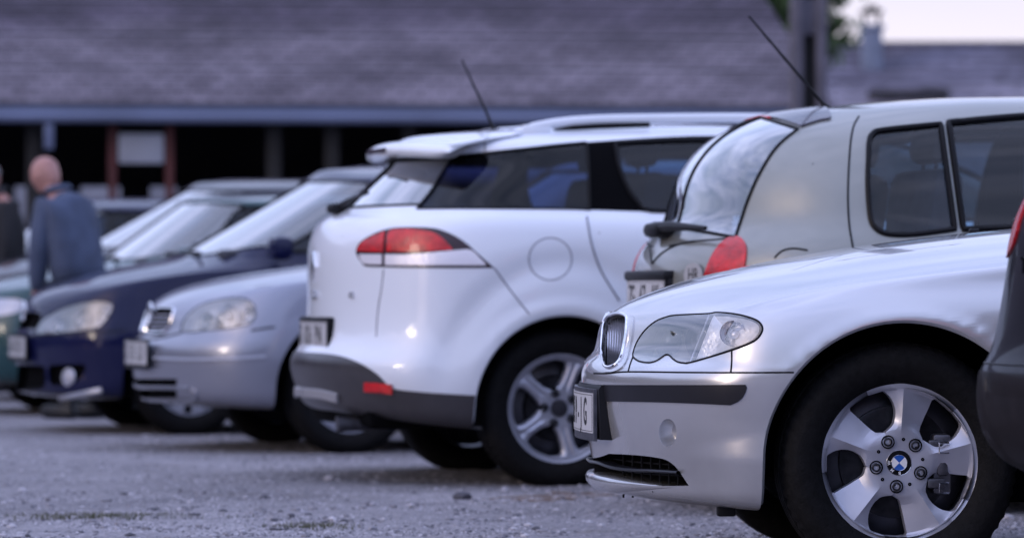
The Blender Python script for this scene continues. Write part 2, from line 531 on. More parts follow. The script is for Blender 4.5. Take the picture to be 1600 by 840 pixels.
# ------------------------------------------------------------------ wheels
def tyre_geo(R, W, r, n=96, tread=True):
    g = G(); h = W / 2
    prof = [(r - .012, -h * .78), (r + .002, -h * .90), (r + .012, -h * .97), (r + (R - r) * .45, -h * 1.05), (R - .040, -h * 1.03), (R - .022, -h * .96), (R - .010, -h * .86), (R - .003, -h * .74)]
    grooves = (-.45, -.15, .15, .45)
    m = []
    for q in grooves:
        c = q * h * 1.05
        m += [(R, c - .006), (R - .008, c - .004), (R - .008, c + .004), (R, c + .006)]
    prof += m + [(a, -b) for a, b in prof[::-1]]
    base = len(g.V); g.lathe(prof, n=n)
    if tread:
        k = len(prof)
        for i in range(n):                        # shoulder sipes
            if i % 2 == 0:
                for j in range(k):
                    pr, ph = prof[j]
                    if pr > R - .03 and abs(ph) > h * .5:
                        v = g.V[base + i * k + j]; s_ = (pr - .0055) / pr
                        v.x *= s_; v.z *= s_
    return g
def rim_face(R, n_sp, rows, zf, ncol=8, rot=0.0, ridge=None):
    """rows: (r, a_low, a_high) in degrees, window between a_low and a_high; zf(r, u, width) -> depth toward outside (-y)"""
    g = G(); P = 360 / n_sp
    for s in range(n_sp):
        front = []; back = []
        for r, lo, hi in rows:
            fr = []; bk = []
            for c in range(ncol + 1):
                u = c / ncol
                if ridge:
                    ur = ridge(lo, hi); m_ = ncol - 3; u = ur * c / m_ if c <= m_ else ur + (1 - ur) * (c - m_) / 3
                zz = zf(r, u) if not ridge else zf(r, u, ur)
                a = rad(hi + (lo + P - hi) * u + s * P + rot)
                y = zz
                fr.append((R * r * math.cos(a), -y, R * r * math.sin(a)))
                e = .0 if (hi - lo) < .01 else 1.0
                bk.append((R * r * math.cos(a), -y + .035, R * r * math.sin(a)))
            front.append(fr); back.append(bk)
        g.grid(front)
        # walls along both spoke flanks and across the window ends
        L = [fr[0] for fr in front]; Lb = [b[0] for b in back]
        Rr = [fr[-1] for fr in front]; Rb = [b[-1] for b in back]
        g.grid([L, Lb]); g.grid([Rb, Rr])
    # window outer edge walls (ring side): where a window meets a full ring row
    return g
def dedupe(g, d=1e-5):
    bm = bmesh.new()
    vs = [bm.verts.new(v) for v in g.V]
    for f in g.F:
        try: bm.faces.new([vs[i] for i in f])
        except ValueError: pass
    bmesh.ops.remove_doubles(bm, verts=bm.verts, dist=d)
    bmesh.ops.dissolve_degenerate(bm, edges=bm.edges, dist=d)
    bmesh.ops.recalc_face_normals(bm, faces=bm.faces)
    bm.verts.index_update()
    g.V = [v.co.copy() for v in bm.verts]; g.F = [tuple(v.index for v in f.verts) for f in bm.faces]; bm.free()
    return g
def wheel(root, x, y, z, R, W, rimR, style, side=-1, steer=0.0, matrim=None, rot=0, detail=1, label=None):
    """side -1: outer face looks to -y. The wheel (rim) parents tyre, disc, cap and bolts."""
    matrim = matrim or M_ALU
    h = W / 2
    M = Matrix.Translation((x, y, z)) @ Matrix.Rotation(steer + (0 if side < 0 else PI), 4, 'Z') @ Matrix.Translation((0, h, 0))
    # barrel
    b = G()
    r0 = rimR
    b.lathe([(r0 * .93, h * .9), (r0 * .97, h * .6), (r0 * .90, h * .2), (r0 * .885, -h * .55), (r0 * .90, -h * .80)], n=72)
    b.lathe([(0.001, h * .1), (r0 * .5, h * .1), (r0 * .9, h * .3)], n=36)
    b.xf(M)
    w = b.obj('wheel', M_ALUD, root)
    if label: w['label'] = label
    t = tyre_geo(R, W, r0, n=120 if detail else 60, tread=bool(detail)); t.xf(M); t.obj('tyre', M_RUB, w)
    fz = h * .80                                    # face plane
    rg = G()
    if style == 'swirl':
        al = [(.28, 115), (.36, 115), (.40, 114), (.407, 110), (.44, 101), (.48, 96.8), (.55, 94.2), (.62, 93.6), (.70, 94.6), (.77, 96.8), (.83, 99.3), (.872, 101.9), (.886, 105)]
        ah = [(.28, 115), (.36, 115), (.40, 116), (.43, 124), (.453, 127.7), (.50, 129.6), (.62, 131.5), (.77, 132.6), (.86, 133.3), (.886, 131)]
        rows = []
        for r in (.155, .20, .24, .28, .32, .36, .385, .40, .415, .43, .453, .48, .51, .55, .59, .63, .67, .72, .77, .81, .85, .872, .886, .8862, .91, .94, .965):
            if r <= .385 or r > .8861: rows.append((r, 115, 115))
            else: rows.append((r, interp(r, *zip(*al)), interp(r, *zip(*ah))))
        def ridge(lo, hi): return min(.85, max(.5, (87 - (hi - 72)) / (lo + 72 - hi)))
        def zf(r, u, rd):
            # u=0 next to the straight flank, 1 next to the bulged flank; one crisp ridge
            prof = -.026 * ((rd - u) / rd) if u < rd else -.014 * ((u - rd) / (1 - rd))
            k = min(1, max(0, (r - .30) / .22))
            dish = -.016 * (1 - min(1, r / .886)) + .004 * math.sin(min(1, r) * PI)
            out = max(0, min(1, (r - .86) / .11))
            return fz - .002 + dish + prof * k * (1 - out)
        rg.add(*_vf(rim_face(r0, 5, rows, zf, 10, rot, ridge)))
        ring = [(.965, fz - .0025), (.972, fz + .001), (.985, fz + .003), (.996, fz + .001), (1.003, fz - .006)]
    elif style == 'five':
        rows = []
        for r in (.14, .20, .26, .31, .36, .40, .44, .50, .58, .66, .74, .80, .84, .87):
            hw = interp(r, [.31, .36, .42, .50, .66, .78, .84, .87], [0, 9, 17, 21.5, 25.5, 26, 23.5, 12])
            rows.append((r, 36 - hw, 36 + hw))
        def zf(r, u):
            e = abs(u - .5) * 2
            k = min(1, max(0, (r - .30) / .12))
            return fz - .006 - .02 * (1 - r) + (-.012 * e ** 4 - .007 * max(0, 1 - e * 3.0)) * k
        rg.add(*_vf(rim_face(r0, 5, rows, zf, 12, rot)))
        ring = [(.868, fz - .012), (.885, fz - .006), (.93, fz - .003), (.965, fz + .004), (.99, fz + .004), (1.0, fz - .004)]
    else:                                            # pressed hubcap with slots near the rim
        rows = []
        for r in (.05, .2, .32, .36, .5, .62, .66, .68, .72, .78, .84, .865, .88):
            hw = interp(r, [.66, .675, .72, .82, .86, .875], [0, 7.5, 9, 8.5, 7, 0]) if .66 < r < .875 else 0
            rows.append((r, 18 - hw, 18 + hw))
        def zf(r, u):
            return fz - .004 + .014 * math.cos(min(1, r) * 1.6) - (.008 if .33 < r < .63 else 0)
        rg.add(*_vf(rim_face(r0, 9, rows, zf, 8, rot)))
        ring = [(.88, fz - .004), (.93, fz - .002), (.97, fz - .002), (1.01, fz - .008)]
    rg.lathe([(r0 * a, -b_) for a, b_ in ring], n=96)
    if style != 'cap': rg.lathe([(r0 * 1.003, -(fz - .008)), (r0 * .95, -(fz - .03)), (r0 * .90, 0.0)], n=72)
    # window end walls
    if style == 'swirl':
        for k_ in range(5): rg.lathe([(r0 * .886, -(fz - .010)), (r0 * .886, -(fz - .045))], n=14, a0=rad(103 + 72 * k_ + rot), a1=rad(132 + 72 * k_ + rot))
    else: rg.lathe([(r0 * ring[0][0], -ring[0][1]), (r0 * ring[0][0], -(ring[0][1] - .03))], n=72)
    dedupe(rg); rg.xf(M); rim = rg.obj('rim', matrim, w, auto=rad(11 if style == 'swirl' else 24))
    hub = G(); hub.lathe([(.001, -(fz - .030)), (r0 * .155, -(fz - .028)), (r0 * .158, -(fz - .004 - .018 * .8))], n=36); hub.xf(M); hub.obj('hub', M_CAST, w)
    if style == 'swirl' or style == 'five':
        for k in range(5):
            a = rad((119 if style == 'swirl' else 36) + 72 * k + rot); c = Vector((math.cos(a) * r0 * .285, 0, math.sin(a) * r0 * .285))
            q = G(); yy = -(fz - (.0095 if style == 'swirl' else .0185))
            q.lathe([(.0182, yy - .0005), (.0178, yy - .0028), (.0150, yy - .0018), (.0145, yy + .004), (.001, yy + .004)], c, n=24)
            q.xf(M); q.obj('bolt_recess', M_BLK, w)
            q = G(); hh = G()
            q.lathe([(.0118, yy + .003), (.0118, yy - .0015), (.0095, yy - .003), (.0075, yy - .003), (.0070, yy + .002), (.001, yy + .002)], c, n=6 if False else 24)
            q.xf(M); q.obj('wheel_bolt', M_BOLT, w)
    if style == 'swirl':
        for k in range(5):
            a = rad(80 + 72 * k + rot); q = G(); q.lathe([(.0048, -(fz - .0085)), (.001, -(fz - .0085))], (math.cos(a) * r0 * .285, 0, math.sin(a) * r0 * .285), n=14); q.xf(M); q.obj('dimple', M_BLK, w)
        q = G(); q.lathe([(.006, 0), (.006, -.02), (.0045, -.022), (.001, -.022)], (math.cos(rad(47)) * r0 * .915, -.030, math.sin(rad(47)) * r0 * .915), n=12); q.xf(M); q.obj('valve', M_PLA, w)
        # centre cap with roundel
        cy = -(fz - .016); cr = r0 * .155
        q = G(); q.lathe([(cr, cy + .004), (cr, cy - .002), (cr * .95, cy - .0035), (.001, cy - .0045)], n=48); q.xf(M); cap = q.obj('centre_cap', M_SEAL, w)
        q = G()
        for a0 in (90, 270): q.F.append(tuple(range(len(q.V), len(q.V) + 14))); q.V += [Vector((0, cy - .006, 0))] + [Vector((cr * .60 * math.cos(rad(a0 - 45 + 90 * i / 12)), cy - .0058, cr * .60 * math.sin(rad(a0 - 45 + 90 * i / 12)))) for i in range(13)]
        q.xf(M); q.obj('roundel_blue', M_BLUE, cap)
        q = G()
        for a0 in (0, 180): q.F.append(tuple(range(len(q.V), len(q.V) + 14))); q.V += [Vector((0, cy - .006, 0))] + [Vector((cr * .60 * math.cos(rad(a0 - 45 + 90 * i / 12)), cy - .0058, cr * .60 * math.sin(rad(a0 - 45 + 90 * i / 12)))) for i in range(13)]
        q.xf(M); q.obj('roundel_white', M_WHT, cap)
        q = G(); q.tube([(cr * .61 * math.cos(2 * PI * i / 36), cy - .006, cr * .61 * math.sin(2 * PI * i / 36)) for i in range(36)], .0006, n=5, closed=True)
        q.tube([(cr * .97 * math.cos(2 * PI * i / 40), cy - .003, cr * .97 * math.sin(2 * PI * i / 40)) for i in range(40)], .0007, n=5, closed=True)
        q.xf(M); q.obj('roundel_ring', M_CHR, cap)
        if detail:
            for ch, a in (('B', -88), ('M', -134), ('W', -180)):
                c = Vector((cr * .79 * math.cos(rad(a)), cy - .0062, cr * .79 * math.sin(rad(a))))
                text('cap_letter', ch, .0115, M_WHT, cap, M @ Matrix.Translation(c) @ Matrix.Rotation(-rad(a - 90), 4, 'Y') @ Matrix.Rotation(PI / 2, 4, 'X'), depth=.0003, bold=True)
        # brake disc and caliper
        q = G(); q.lathe([(.07, -.012), (.075, -.012), (.142, -.012), (.150, -.010), (.150, .010)], n=60); q.lathe([(.001, -.035), (.07, -.035), (.072, -.012)], n=40); q.xf(M); q.obj('brake_disc', M_DISC, w)
        q = G()
        q.box((.118, -.02, -.005), (.05, .07, .16), bev=.01)
        q.box((.100, -.058, -.055), (.048, .02, .026), bev=.006); q.box((.118, -.052, .0), (.03, .024, .07), bev=.008)
        q.box((.100, -.058, .045), (.042, .018, .03), bev=.006)
        q.xf(M); cal = q.obj('brake_caliper', M_CAST, w)
        q = G()
        for zc in (-.066, .040):
            q = G(); q.tube([(.132, -.074, zc + .012), (.106, -.078, zc + .012), (.106, -.078, zc - .014), (.132, -.074, zc - .014)], .003, n=6)
            q.xf(M); q.obj('caliper_clip', M_CHR, cal)
    else:
        q = G(); q.lathe([(.045, -.01), (.125, -.01), (.13, 0), (.13, .01)], n=40); q.xf(M); q.obj('brake_disc', M_DISC, w)
        cr = r0 * .15; cy = -(fz - .016)
        if style == 'five':
            q = G(); q.lathe([(cr, cy + .006), (cr * .96, cy - .003), (.001, cy - .005)], n=30); q.xf(M); q.obj('centre_cap', M_ALUD, w)
    return w
def _vf(g): return g.V, g.F
def text(name, s, size, mat, parent, M, depth=.0006, bold=False, cond=1.0, sx=1.0, offset=0.0):
    cu = bpy.data.curves.new(name, 'FONT'); cu.body = s; cu.size = size; cu.extrude = depth; cu.align_x = 'CENTER'; cu.align_y = 'CENTER'
    cu.resolution_u = 3; cu.offset = (size * .02 if bold else 0) + offset
    o = bpy.data.objects.new('tmp', cu); COL.objects.link(o)
    dg = bpy.context.evaluated_depsgraph_get()
    me = bpy.data.meshes.new_from_object(o.evaluated_get(dg))
    bpy.data.objects.remove(o); bpy.data.curves.remove(cu)
    me.name = name; me.materials.clear(); me.materials.append(mat)
    me.transform(M @ Matrix.Diagonal((sx, 1, 1, 1)))
    o = bpy.data.objects.new(name, me); COL.objects.link(o); o.parent = parent
    return o
def arc(c, r, a0, a1, n=24, sx=1.0):
    return [(c[0] + r * sx * math.cos(rad(a0 + (a1 - a0) * i / n)), c[1] + r * math.sin(rad(a0 + (a1 - a0) * i / n))) for i in range(n + 1)]
def arch_cut(body, x, z, r, low=-.1, flat=1.0):
    P = [(x + r, z + low)] + [(x + r * math.cos(rad(a)), z + r * flat * math.sin(rad(a))) for a in np.linspace(0, 180, 41)] + [(x - r, z + low)]
    P = [(x + r, -.1)] + P[1:-1] + [(x - r, -.1)]
    body.cut(P, 'side')
    return P
def arch_lip(body, x, z, r, mat, w=.012, depth=.014, name='arch_lip', a0=-25, a1=205):
    """rolled inner edge of a wheel opening plus the dark liner behind it"""
    pts = [(x + r * math.cos(rad(a)), z + r * math.sin(rad(a))) if 0 <= a <= 180 else (x + (r if a < 0 else -r), z - (abs(a) if a < 0 else a - 180) / 28 * .13) for a in np.linspace(a0, a1, 60)]
    H = [body.lhit(p[0] + (p[0] - x) / r * .002, p[1] + (p[1] - z) / r * .002) for p in pts]
    idx = [i for i, h in enumerate(H) if h is not None]
    g = G(); inn = body.R @ Vector((0, 1, 0))
    Hh = [H[i] for i in idx]
    D = [body.R @ Vector((-(pts[i][0] - x) / r, 0, -(pts[i][1] - z) / r)) for i in idx]
    if len(Hh) > 4:
        g.grid([Hh, [h + d * .004 + inn * .003 for h, d in zip(Hh, D)], [h + d * .010 + inn * .012 for h, d in zip(Hh, D)], [h + d * .008 + inn * depth for h, d in zip(Hh, D)]])
        body.emitG(name, g, mat)
def liner(body, x, z, r, yo, yi, name='wheel_liner'):
    g = G()
    A = [(x + r * math.cos(a), z + r * math.sin(a)) for a in np.linspace(-.1, PI + .1, 40)]
    g.grid([[(p, yo, q) for p, q in A], [(p, yi, q) for p, q in A]])
    n = len(g.V); g.V.append(Vector((x, yi, z))); 
    for i in range(39): g.F.append((40 + i, 41 + i, n))
    g.V = [body.M @ v for v in g.V]
    body.emitG(name, g, M_BLK)
def plate(root, M, chars, w=.52, h=.11, frame=.012, curve=0.0, holder=M_PLA, label=None, kind='full'):
    """number plate: frame, white face, euro band, letters. M: local frame, x right, y up, z out"""
    def bend(v): return Vector((v.x, v.y, v.z - curve * v.x * v.x))
    def strip(x0, x1, y0, y1, z0, z1, n=14):
        g = G()
        rows = []
        for i in range(n + 1):
            x = x0 + (x1 - x0) * i / n
            rows.append([(x, y0, z0), (x, y0, z1), (x, y1, z1), (x, y1, z0)])
        g.grid(rows, closed=True); g.F.append((0, 1, 2, 3)); g.F.append(tuple(range(n * 4, n * 4 + 4))[::-1])
        g.V = [M @ bend(v) for v in g.V]; return g
    fr = strip(-w / 2 - frame, w / 2 + frame, -h / 2 - frame * 1.8, h / 2 + frame, 0, .008).obj('license_plate', holder, root, auto=rad(30))
    if label: fr['label'] = label
    strip(-w / 2, w / 2, -h / 2, h / 2, .0075, .0100).obj('plate_face', M_PLATE, fr, auto=rad(30))
    for s in (1, -1): strip(-w / 2 + .004, w / 2 - .004, s * (h / 2 - .005) - .0008, s * (h / 2 - .005) + .0008, .0095, .0106).obj('plate_border', M_INK, fr)
    strip(w / 2 - .0055, w / 2 - .004, -h / 2 + .005, h / 2 - .005, .0095, .0106, 1).obj('plate_border', M_INK, fr)
    if chars:
        for s_, x in chars:
            o = text('plate_letter', s_, .104, M_INK, fr, Matrix.Identity(4), depth=.0004, bold=False, sx=.62, offset=.0018)
            for v in o.data.vertices: v.co = M @ bend(Vector((v.co.x + x, v.co.y * 1.02 - .001, v.co.z + .0106)))
            o.data.update()
    return fr
# ------------------------------------------------------------------ silver saloon in front, nose toward image left
M_SILVER = paint('silver_paint', (.56, .57, .61), metal=.6, rough=.26, dirt=.6)
def C1(pts): return [(880 + x / 2.1, 440 + y / 2.1) for x, y in pts]
M_HAZE = simple('lamp_interior', (.16, .155, .16), .35, metal=.4)
def build_bmw():
    al = rad(4.5); sa, ca = math.sin(al), math.cos(al)
    root = empty('silver_saloon', (1.025 - .80 * sa, 10.12 + .80 * ca, 0), al,
                 label='silver saloon with twin kidney grilles and star-spoke alloy wheel, sharpest and largest car', cat='car', group='cars parked side by side in the row')
    XR = 3.72
    def zc(x): return interp(x, [-.72, -.66, -.60, -.50, -.40, -.30, -.15, .0, .25, .53, .75, .9], [.69, .722, .748, .784, .812, .836, .865, .888, .920, .947, .962, .975])
    T = (.985, 1, 1, .97)
    ys = lambda w: (0, .24 * w / .86, .50 * w / .86, .745 * w / .86, .965 * w)
    def R(xf, b, w, z, zf, xr=XR, zr=None, br=(0, .02, .07, .20, .40)):
        return loop(xf, xr, w, z, bf=b, br=br, yf=(0, .28, .58, .87, .985), zf=zf, zr=zr, xb=2.725, taper=T)
    rows = [
        R(-.60, (0, .02, .08, .20, .36), .78, (.17, .17, .18), .190, 3.60),
        R(-.712, (0, .022, .095, .25, .40), .825, (.175, .175, .19), .197, 3.62),
        R(-.748, (0, .022, .100, .255, .42), .845, (.20, .20, .22), .222, 3.66),
        R(-.735, (0, .022, .100, .250, .41), .858, (.25, .25, .28), .25, 3.68),
        R(-.748, (0, .022, .100, .245, .41), .868, (.32, .32, .34), .33),
        R(-.764, (0, .022, .100, .245, .41), .876, (.40, .40, .42), .42),
        R(-.770, (0, .022, .100, .245, .40), .880, (.47, .48, .50), .49, 3.74),
        R(-.772, (0, .022, .100, .245, .40), .882, (.52, .54, .56), .535, 3.74),
        R(-.758, (0, .026, .105, .250, .40), .881, (.55, .57, .60), .562),
        R(-.738, (0, .040, .120, .250, .38), .879, (.575, .60, .64), .575),
        R(-.730, (0, .048, .142, .250, .37), .876, (.60, .64, .69), .60),
        R(-.724, (0, .048, .148, .255, .375), .870, (.65, .71, .76), .645),
        R(-.712, (0, .048, .142, .265, .39), .858, (.715, .785, .83), .69, 3.71),
    ]
    A = R(-.665, (0, .045, .15, .285, .42), .835, (.762, .84, .885), .722, 3.69, .93)
    rows.append(A)
    C = loop(.72, 3.10, .775, (.89, .925, .945), bf=(0, .02, .06, .12, .20), br=(0, .02, .05, .12, .22), yf=(0, .3, .6, .85, .95), zf=.962, zr=1.02, xb=2.725, taper=(.97, 1, 1, .9))
    def H(x, y, z, t):
        if x < .8:
            return zc(x) - .088 * (abs(y) / .80) ** 2.6 * (1 if x > -.3 else 1 - .25 * min(1, (-.3 - x) / .35))
        if x > 3.0: return z + .03 * math.sin(PI * t) 
        return z + .012 * math.sin(PI * t)
    rows += between(A, C, (.07, .20, .40, .62, .82), H)
    rows.append(C)
    Tp = loop(1.36, 2.75, .585, (1.335, 1.35, 1.33), bf=(0, .01, .04, .09, .16), br=(0, .01, .04, .09, .16), yf=(0, .3, .6, .85, .95), zf=1.375, zr=1.375, xb=2.6, taper=(1, 1, 1, 1))
    rows += between(C, Tp, (.05, .35, .7, .93), None)
    rows.append(Tp)
    Z = [(1.5 + 1.1 * i / (len(Tp) - 1), 0, 1.418) for i in range(len(Tp))]
    rows += between(Tp, Z, (.15, .4, .7), lambda x, y, z, t: 1.418 - .06 * (y / .58) ** 2 - .04 * (abs(x - 2.05) / .7) ** 3)
    rows.append(Z)
    g = loft(rows, 7, 9)
    # character lines
    x, y, z = g[..., 0], g[..., 1], g[..., 2]
    side = np.clip((-y - .5) / .2, 0, 1)
    fl = np.exp(-((np.hypot(x, z - .31) - .385) / .022) ** 2) * (np.abs(x) < .5) * side
    fr_ = np.exp(-((np.hypot(x - 2.725, z - .31) - .385) / .022) ** 2) * side
    g[..., 1] -= .0045 * (fl + fr_) * np.clip((z - .40) / .2, 0, 1)
    ramp = .022 + .05 * np.clip((x + .58) / .2, 0, 1)
    crease = np.clip((z - .318) / ramp, 0, 1) * np.clip((x + .60) / .16, 0, 1) * (x < .1) * np.clip((.56 - z) / .14, 0, 1)
    g[..., 1] += .012 * crease * side
    # shallow channel along the door sides for the rub strip
    b = Body(g, root)
    # --- wheel openings
    arch_cut(b, 0, .315, .370); arch_cut(b, 2.725, .315, .365)
    # --- lower intake
    intake = crom(C1([(60, 583), (60, 583), (115, 575), (150, 563), (150, 563), (240, 568), (300, 575), (340, 585), (372, 610), (412, 668), (412, 668), (300, 668), (150, 657), (60, 668), (60, 668)]), 5)
    P = b.cut(intake)
    P.make('intake_back', M_BLK, off=-.09)
    g2 = G()
    for L in P.border(): g2.grid([[P.V[i] for i in L], [P.V[i] - P.N[i] * .09 for i in L]], closed=True)
    b.emitG('intake_surround', g2, M_PLA)
    fin = b.hits(C1([(200, 597), (260, 610), (300, 618), (372, 622)]), -.004)
    def fin_strip(pts, depth, th, mat, name, kx=1):
        P_ = b.hits(C1(pts)); inn = [b.normal(p) for p in P_]
        g_ = G(); rows_ = []
        for p, n in zip(P_, inn):
            h = Vector((n.x, n.y, 0)).normalized()
            rows_.append([p + h * .012 + Vector((0, 0, th)), p + h * .016, p + h * .012 - Vector((0, 0, th)), p - h * depth - Vector((0, 0, th)), p - h * depth + Vector((0, 0, th))])
        g_.grid(rows_, closed=True); b.emitG(name, g_, mat)
    fin_strip(crom([(66, 585), (120, 592), (170, 608), (240, 617), (310, 620), (385, 625)], 6, closed=False), .03, .004, M_TRIM, 'intake_fin')
    # splitter shelf under the intake
    L_ = []
    for yv in np.linspace(-.004, -.598, 28):
        q = b.lhit(yv, .236, 'front')
        if q: L_.append((q, b.normal(q), abs(yv)))
    g_ = G(); rows_ = []
    for q, n, a_ in L_:
        h = Vector((n.x, n.y, 0)).normalized(); k = max(0, min(1, (.60 - a_) / .36)) ** .8; up = Vector((0, 0, 1))
        rows_.append([q - h * .09 + up * .014 * k, q - h * .01 + up * .016 * k, q + h * .012 * k + up * .010 * k, q + h * (.019 * k - .001), q + h * (.016 * k - .001) - up * .014 * k, q + h * (.003 * k - .002) - up * .030 * k, q - h * .03 - up * .036 * k])
    g_.grid(rows_); b.emitG('splitter', g_, M_SILVER, auto=rad(60))
    # vertical mesh bars inside the intake
    g2 = G()
    for px in np.linspace(950, 1068, 9):
        a = b.hit(px, 706); c = b.hit(px, 760)
        if a and c:
            n = b.normal(a); h = Vector((n.x, n.y, 0)).normalized()
            g2.tube([a - h * .045 + Vector((0, 0, .03)), c - h * .045 - Vector((0, 0, .03))], .003, n=6)
    for zz in (.235, .26, .285, .31, .335):
        pp = [q for q in (b.lhit(yv, zz, 'front', -.05) for yv in np.linspace(-.02, -.6, 12)) if q]
        if len(pp) > 3: g2.tube(pp, .0028, n=6)
    b.emitG('intake_mesh', g2, M_PLA)
    # --- towing-eye / fog recess
    fog = crom(C1([(343 + 29 * math.cos(a), 495 + 46 * math.sin(a)) for a in np.linspace(0, 2 * PI, 17)[:-1]]), 3)
    P = b.cut(fog)
    g2 = G(); L = P.border()[0]; ctr = sum((P.V[i] for i in L), Vector()) / len(L); cn = b.normal(ctr)
    rg_ = []
    for k, d in ((1, 0), (.96, .006), (.90, .022), (.72, .036), (.35, .043), (.02, .044)):
        rg_.append([ctr + (P.V[i] - ctr) * k - cn * d for i in L])
    g2.grid(rg_, closed=True); b.emitG('fog_recess', g2, M_SILVER)
    # --- rub strip of the bumper
    strip = crom(C1([(24, 327), (24, 327), (70, 330), (123, 337), (300, 338), (450, 338), (585, 337), (598, 339), (602, 350), (592, 374), (578, 390), (556, 401), (540, 403), (450, 399), (300, 394), (130, 391), (60, 388), (24, 386), (24, 386)]), 4)
    P = b.cut(strip)
    P.make('bumper_strip', M_TRIM, off=.004, skirt=.008)
    # --- headlamp
    lamp = crom(C1([(229, 243), (233, 222), (245, 193), (268, 160), (300, 132), (335, 117), (370, 110), (475, 105), (500, 101), (540, 103), (585, 110), (625, 122), (645, 134), (654, 152), (648, 172), (632, 190), (602, 206), (555, 223), (482, 246), (415, 265), (395, 266), (375, 262), (360, 252), (349, 241), (338, 239), (325, 247), (308, 258), (285, 265), (255, 262), (238, 254)]), 5)
    P = b.cut(lamp)
    hs = P.make('headlight', M_LENS, off=.001)
    # housing walls + back
    L = P.border()[0]; ctr = sum((P.V[i] for i in L), Vector()) / len(L)
    g2 = G(); g2.grid([[P.V[i] + P.N[i] * .001 for i in L], [P.V[i] - P.N[i] * .030 for i in L], [ctr + (P.V[i] - ctr) * .97 - P.N[i] * .055 for i in L]], closed=True)
    b.emitG('lamp_housing', g2, M_ALUD, parent=hs)
    P.make('lamp_back', M_HAZE, off=-.055, parent=hs)
    P.rim('lamp_seal', M_SEAL, .0030, off=.0, parent=hs)
    # two projector bowls, one indicator bowl
    def bowl(px, py, r, depth, push, mat=M_REFL, name='reflector', yaw=0):
        p = b.hit(*C1([(px, py)])[0]); n = (b.R @ Vector((math.sin(yaw) * 1.0 - .62, -.78, 0.02))).normalized()
        q = G(); prof = [(r, 0), (r * .96, depth * .18), (r * .8, depth * .5), (r * .5, depth * .8), (r * .25, depth), (.001, depth)]
        q.lathe(prof, n=36)
        rot = Vector((0, 1, 0)).rotation_difference(-n).to_matrix().to_4x4()
        q.xf(Matrix.Translation(p - b.normal(p) * push) @ rot); b.emitG(name, q, mat, parent=hs)
        return p, n, rot, push
    for px, py in ((318, 190), (420, 185)):
        p, n, rot, push = bowl(px, py, .050, .03, .032)
        q = G(); q.lathe([(.030, .012), (.028, -.004), (.018, -.013), (.001, -.017)], n=28); q.xf(Matrix.Translation(p - b.normal(p) * push) @ rot); b.emitG('projector_lens', q, M_PROJ, parent=hs)
    p, n, rot, push = bowl(548, 165, .034, .020, .010, yaw=.5)
    q = G(); q.lathe([(.011, .02), (.012, .006), (.008, -.004), (.001, -.008)], n=18); q.xf(Matrix.Translation(p - b.normal(p) * .02) @ rot); b.emitG('indicator_bulb', q, M_WLENS, parent=hs)
    ind = b
    dv = b.hits(C1([(477, 104), (455, 160), (432, 215), (413, 264)]), -.004)
    g2 = G(); g2.tube(dv, .003, n=6); b.emitG('lamp_divider', g2, M_CAP, parent=hs)
    Li = crom(C1([(486, 112), (500, 108), (560, 112), (618, 126), (641, 150), (620, 186), (550, 216), (430, 254), (432, 250), (455, 190)]), 4)
    rows_ = []
    for k_, d_ in ((1, .006), (.86, .020), (.6, .028), (.3, .030), (.03, .030)):
        cc = (535, 175); cx_, cy_ = C1([cc])[0]
        rows_.append([b.hit(cx_ + (x_ - cx_) * k_, cy_ + (y_ - cy_) * k_, -d_) for x_, y_ in Li])
    g2 = G(); g2.grid(rows_, closed=True); b.emitG('indicator_insert', g2, M_INS, parent=hs)
    # --- kidney grille
    kid = crom(C1([(131, 232), (133, 190), (137, 150), (144, 128), (160, 114), (184, 108), (205, 112), (214, 122), (213, 160), (206, 205), (196, 245), (182, 270), (166, 281), (148, 283), (137, 270)]), 5)
    kido = crom(C1([(118, 235), (121, 190), (127, 148), (135, 122), (150, 108), (180, 101), (215, 104), (231, 114), (231, 155), (223, 205), (212, 250), (197, 279), (175, 293), (148, 297), (126, 288)]), 5)
    P = b.cut(kid)
    P.make('grille_back', M_BLK, off=-.045)
    g2 = G(); L = P.border()[0]
    g2.grid([[P.V[i] for i in L], [P.V[i] - P.N[i] * .045 for i in L]], closed=True); b.emitG('grille_duct', g2, M_PLA)
    g2 = G()
    for k in range(9):
        t = (k + .5) / 9
        top = (140 + 72 * t - 3 * math.sin(t * PI), 116 - 5 * math.sin(t * PI)); mid = (136 + 74 * t, 195); bot = (139 + 48 * t, 281 - 2 * t)
        cc = b.hits(C1(crom([top, mid, bot], 6, closed=False)), -.008)
        if len(cc) > 4:
            rows_ = []
            for p in cc:
                n = b.normal(p); sd = n.cross(Vector((0, 0, 1))).normalized()
                rows_.append([p + n * .004, p + sd * .0020 - n * .002, p + sd * .0020 - n * .012, p - sd * .0020 - n * .012, p - sd * .0020 - n * .002])
            g2.grid(rows_, closed=True)
    b.emitG('grille_slats', g2, M_SLAT)
    P = b.cut(kido)
    gr = P.make('kidney_surround', M_SILVER, off=.004, skirt=.012)
    g2 = G()
    kp = b.hits([(x_ , y_) for x_, y_ in kid], .0055); 
    if len(kp) < 10: kp = [p for p in (b.hit(x_, y_, .0055) for x_, y_ in kid) if p]
    g2.tube(kp, .0052, n=8, closed=True)
    b.emitG('kidney_chrome', g2, M_CHR, parent=gr)
    # --- shut lines
    def seam(pts, r=.0027, mode='px', n=6, name='shut_line', off=-.0004):
        Q = crom(pts, n, closed=False)
        H_ = b.hits(Q, off) if mode == 'px' else b.lhits(Q, mode, off)
        if len(H_) > 2: g_ = G(); g_.tube(H_, r, n=6); b.emitG(name, g_, M_SEAL)
    seam(C1([(100, 300), (150, 300), (213, 295), (400, 297), (560, 298), (757, 297)]))
    seam(C1([(553, 224), (553, 260), (550, 297)]))
    seam(C1([(213, 295), (220, 270), (229, 245)]))
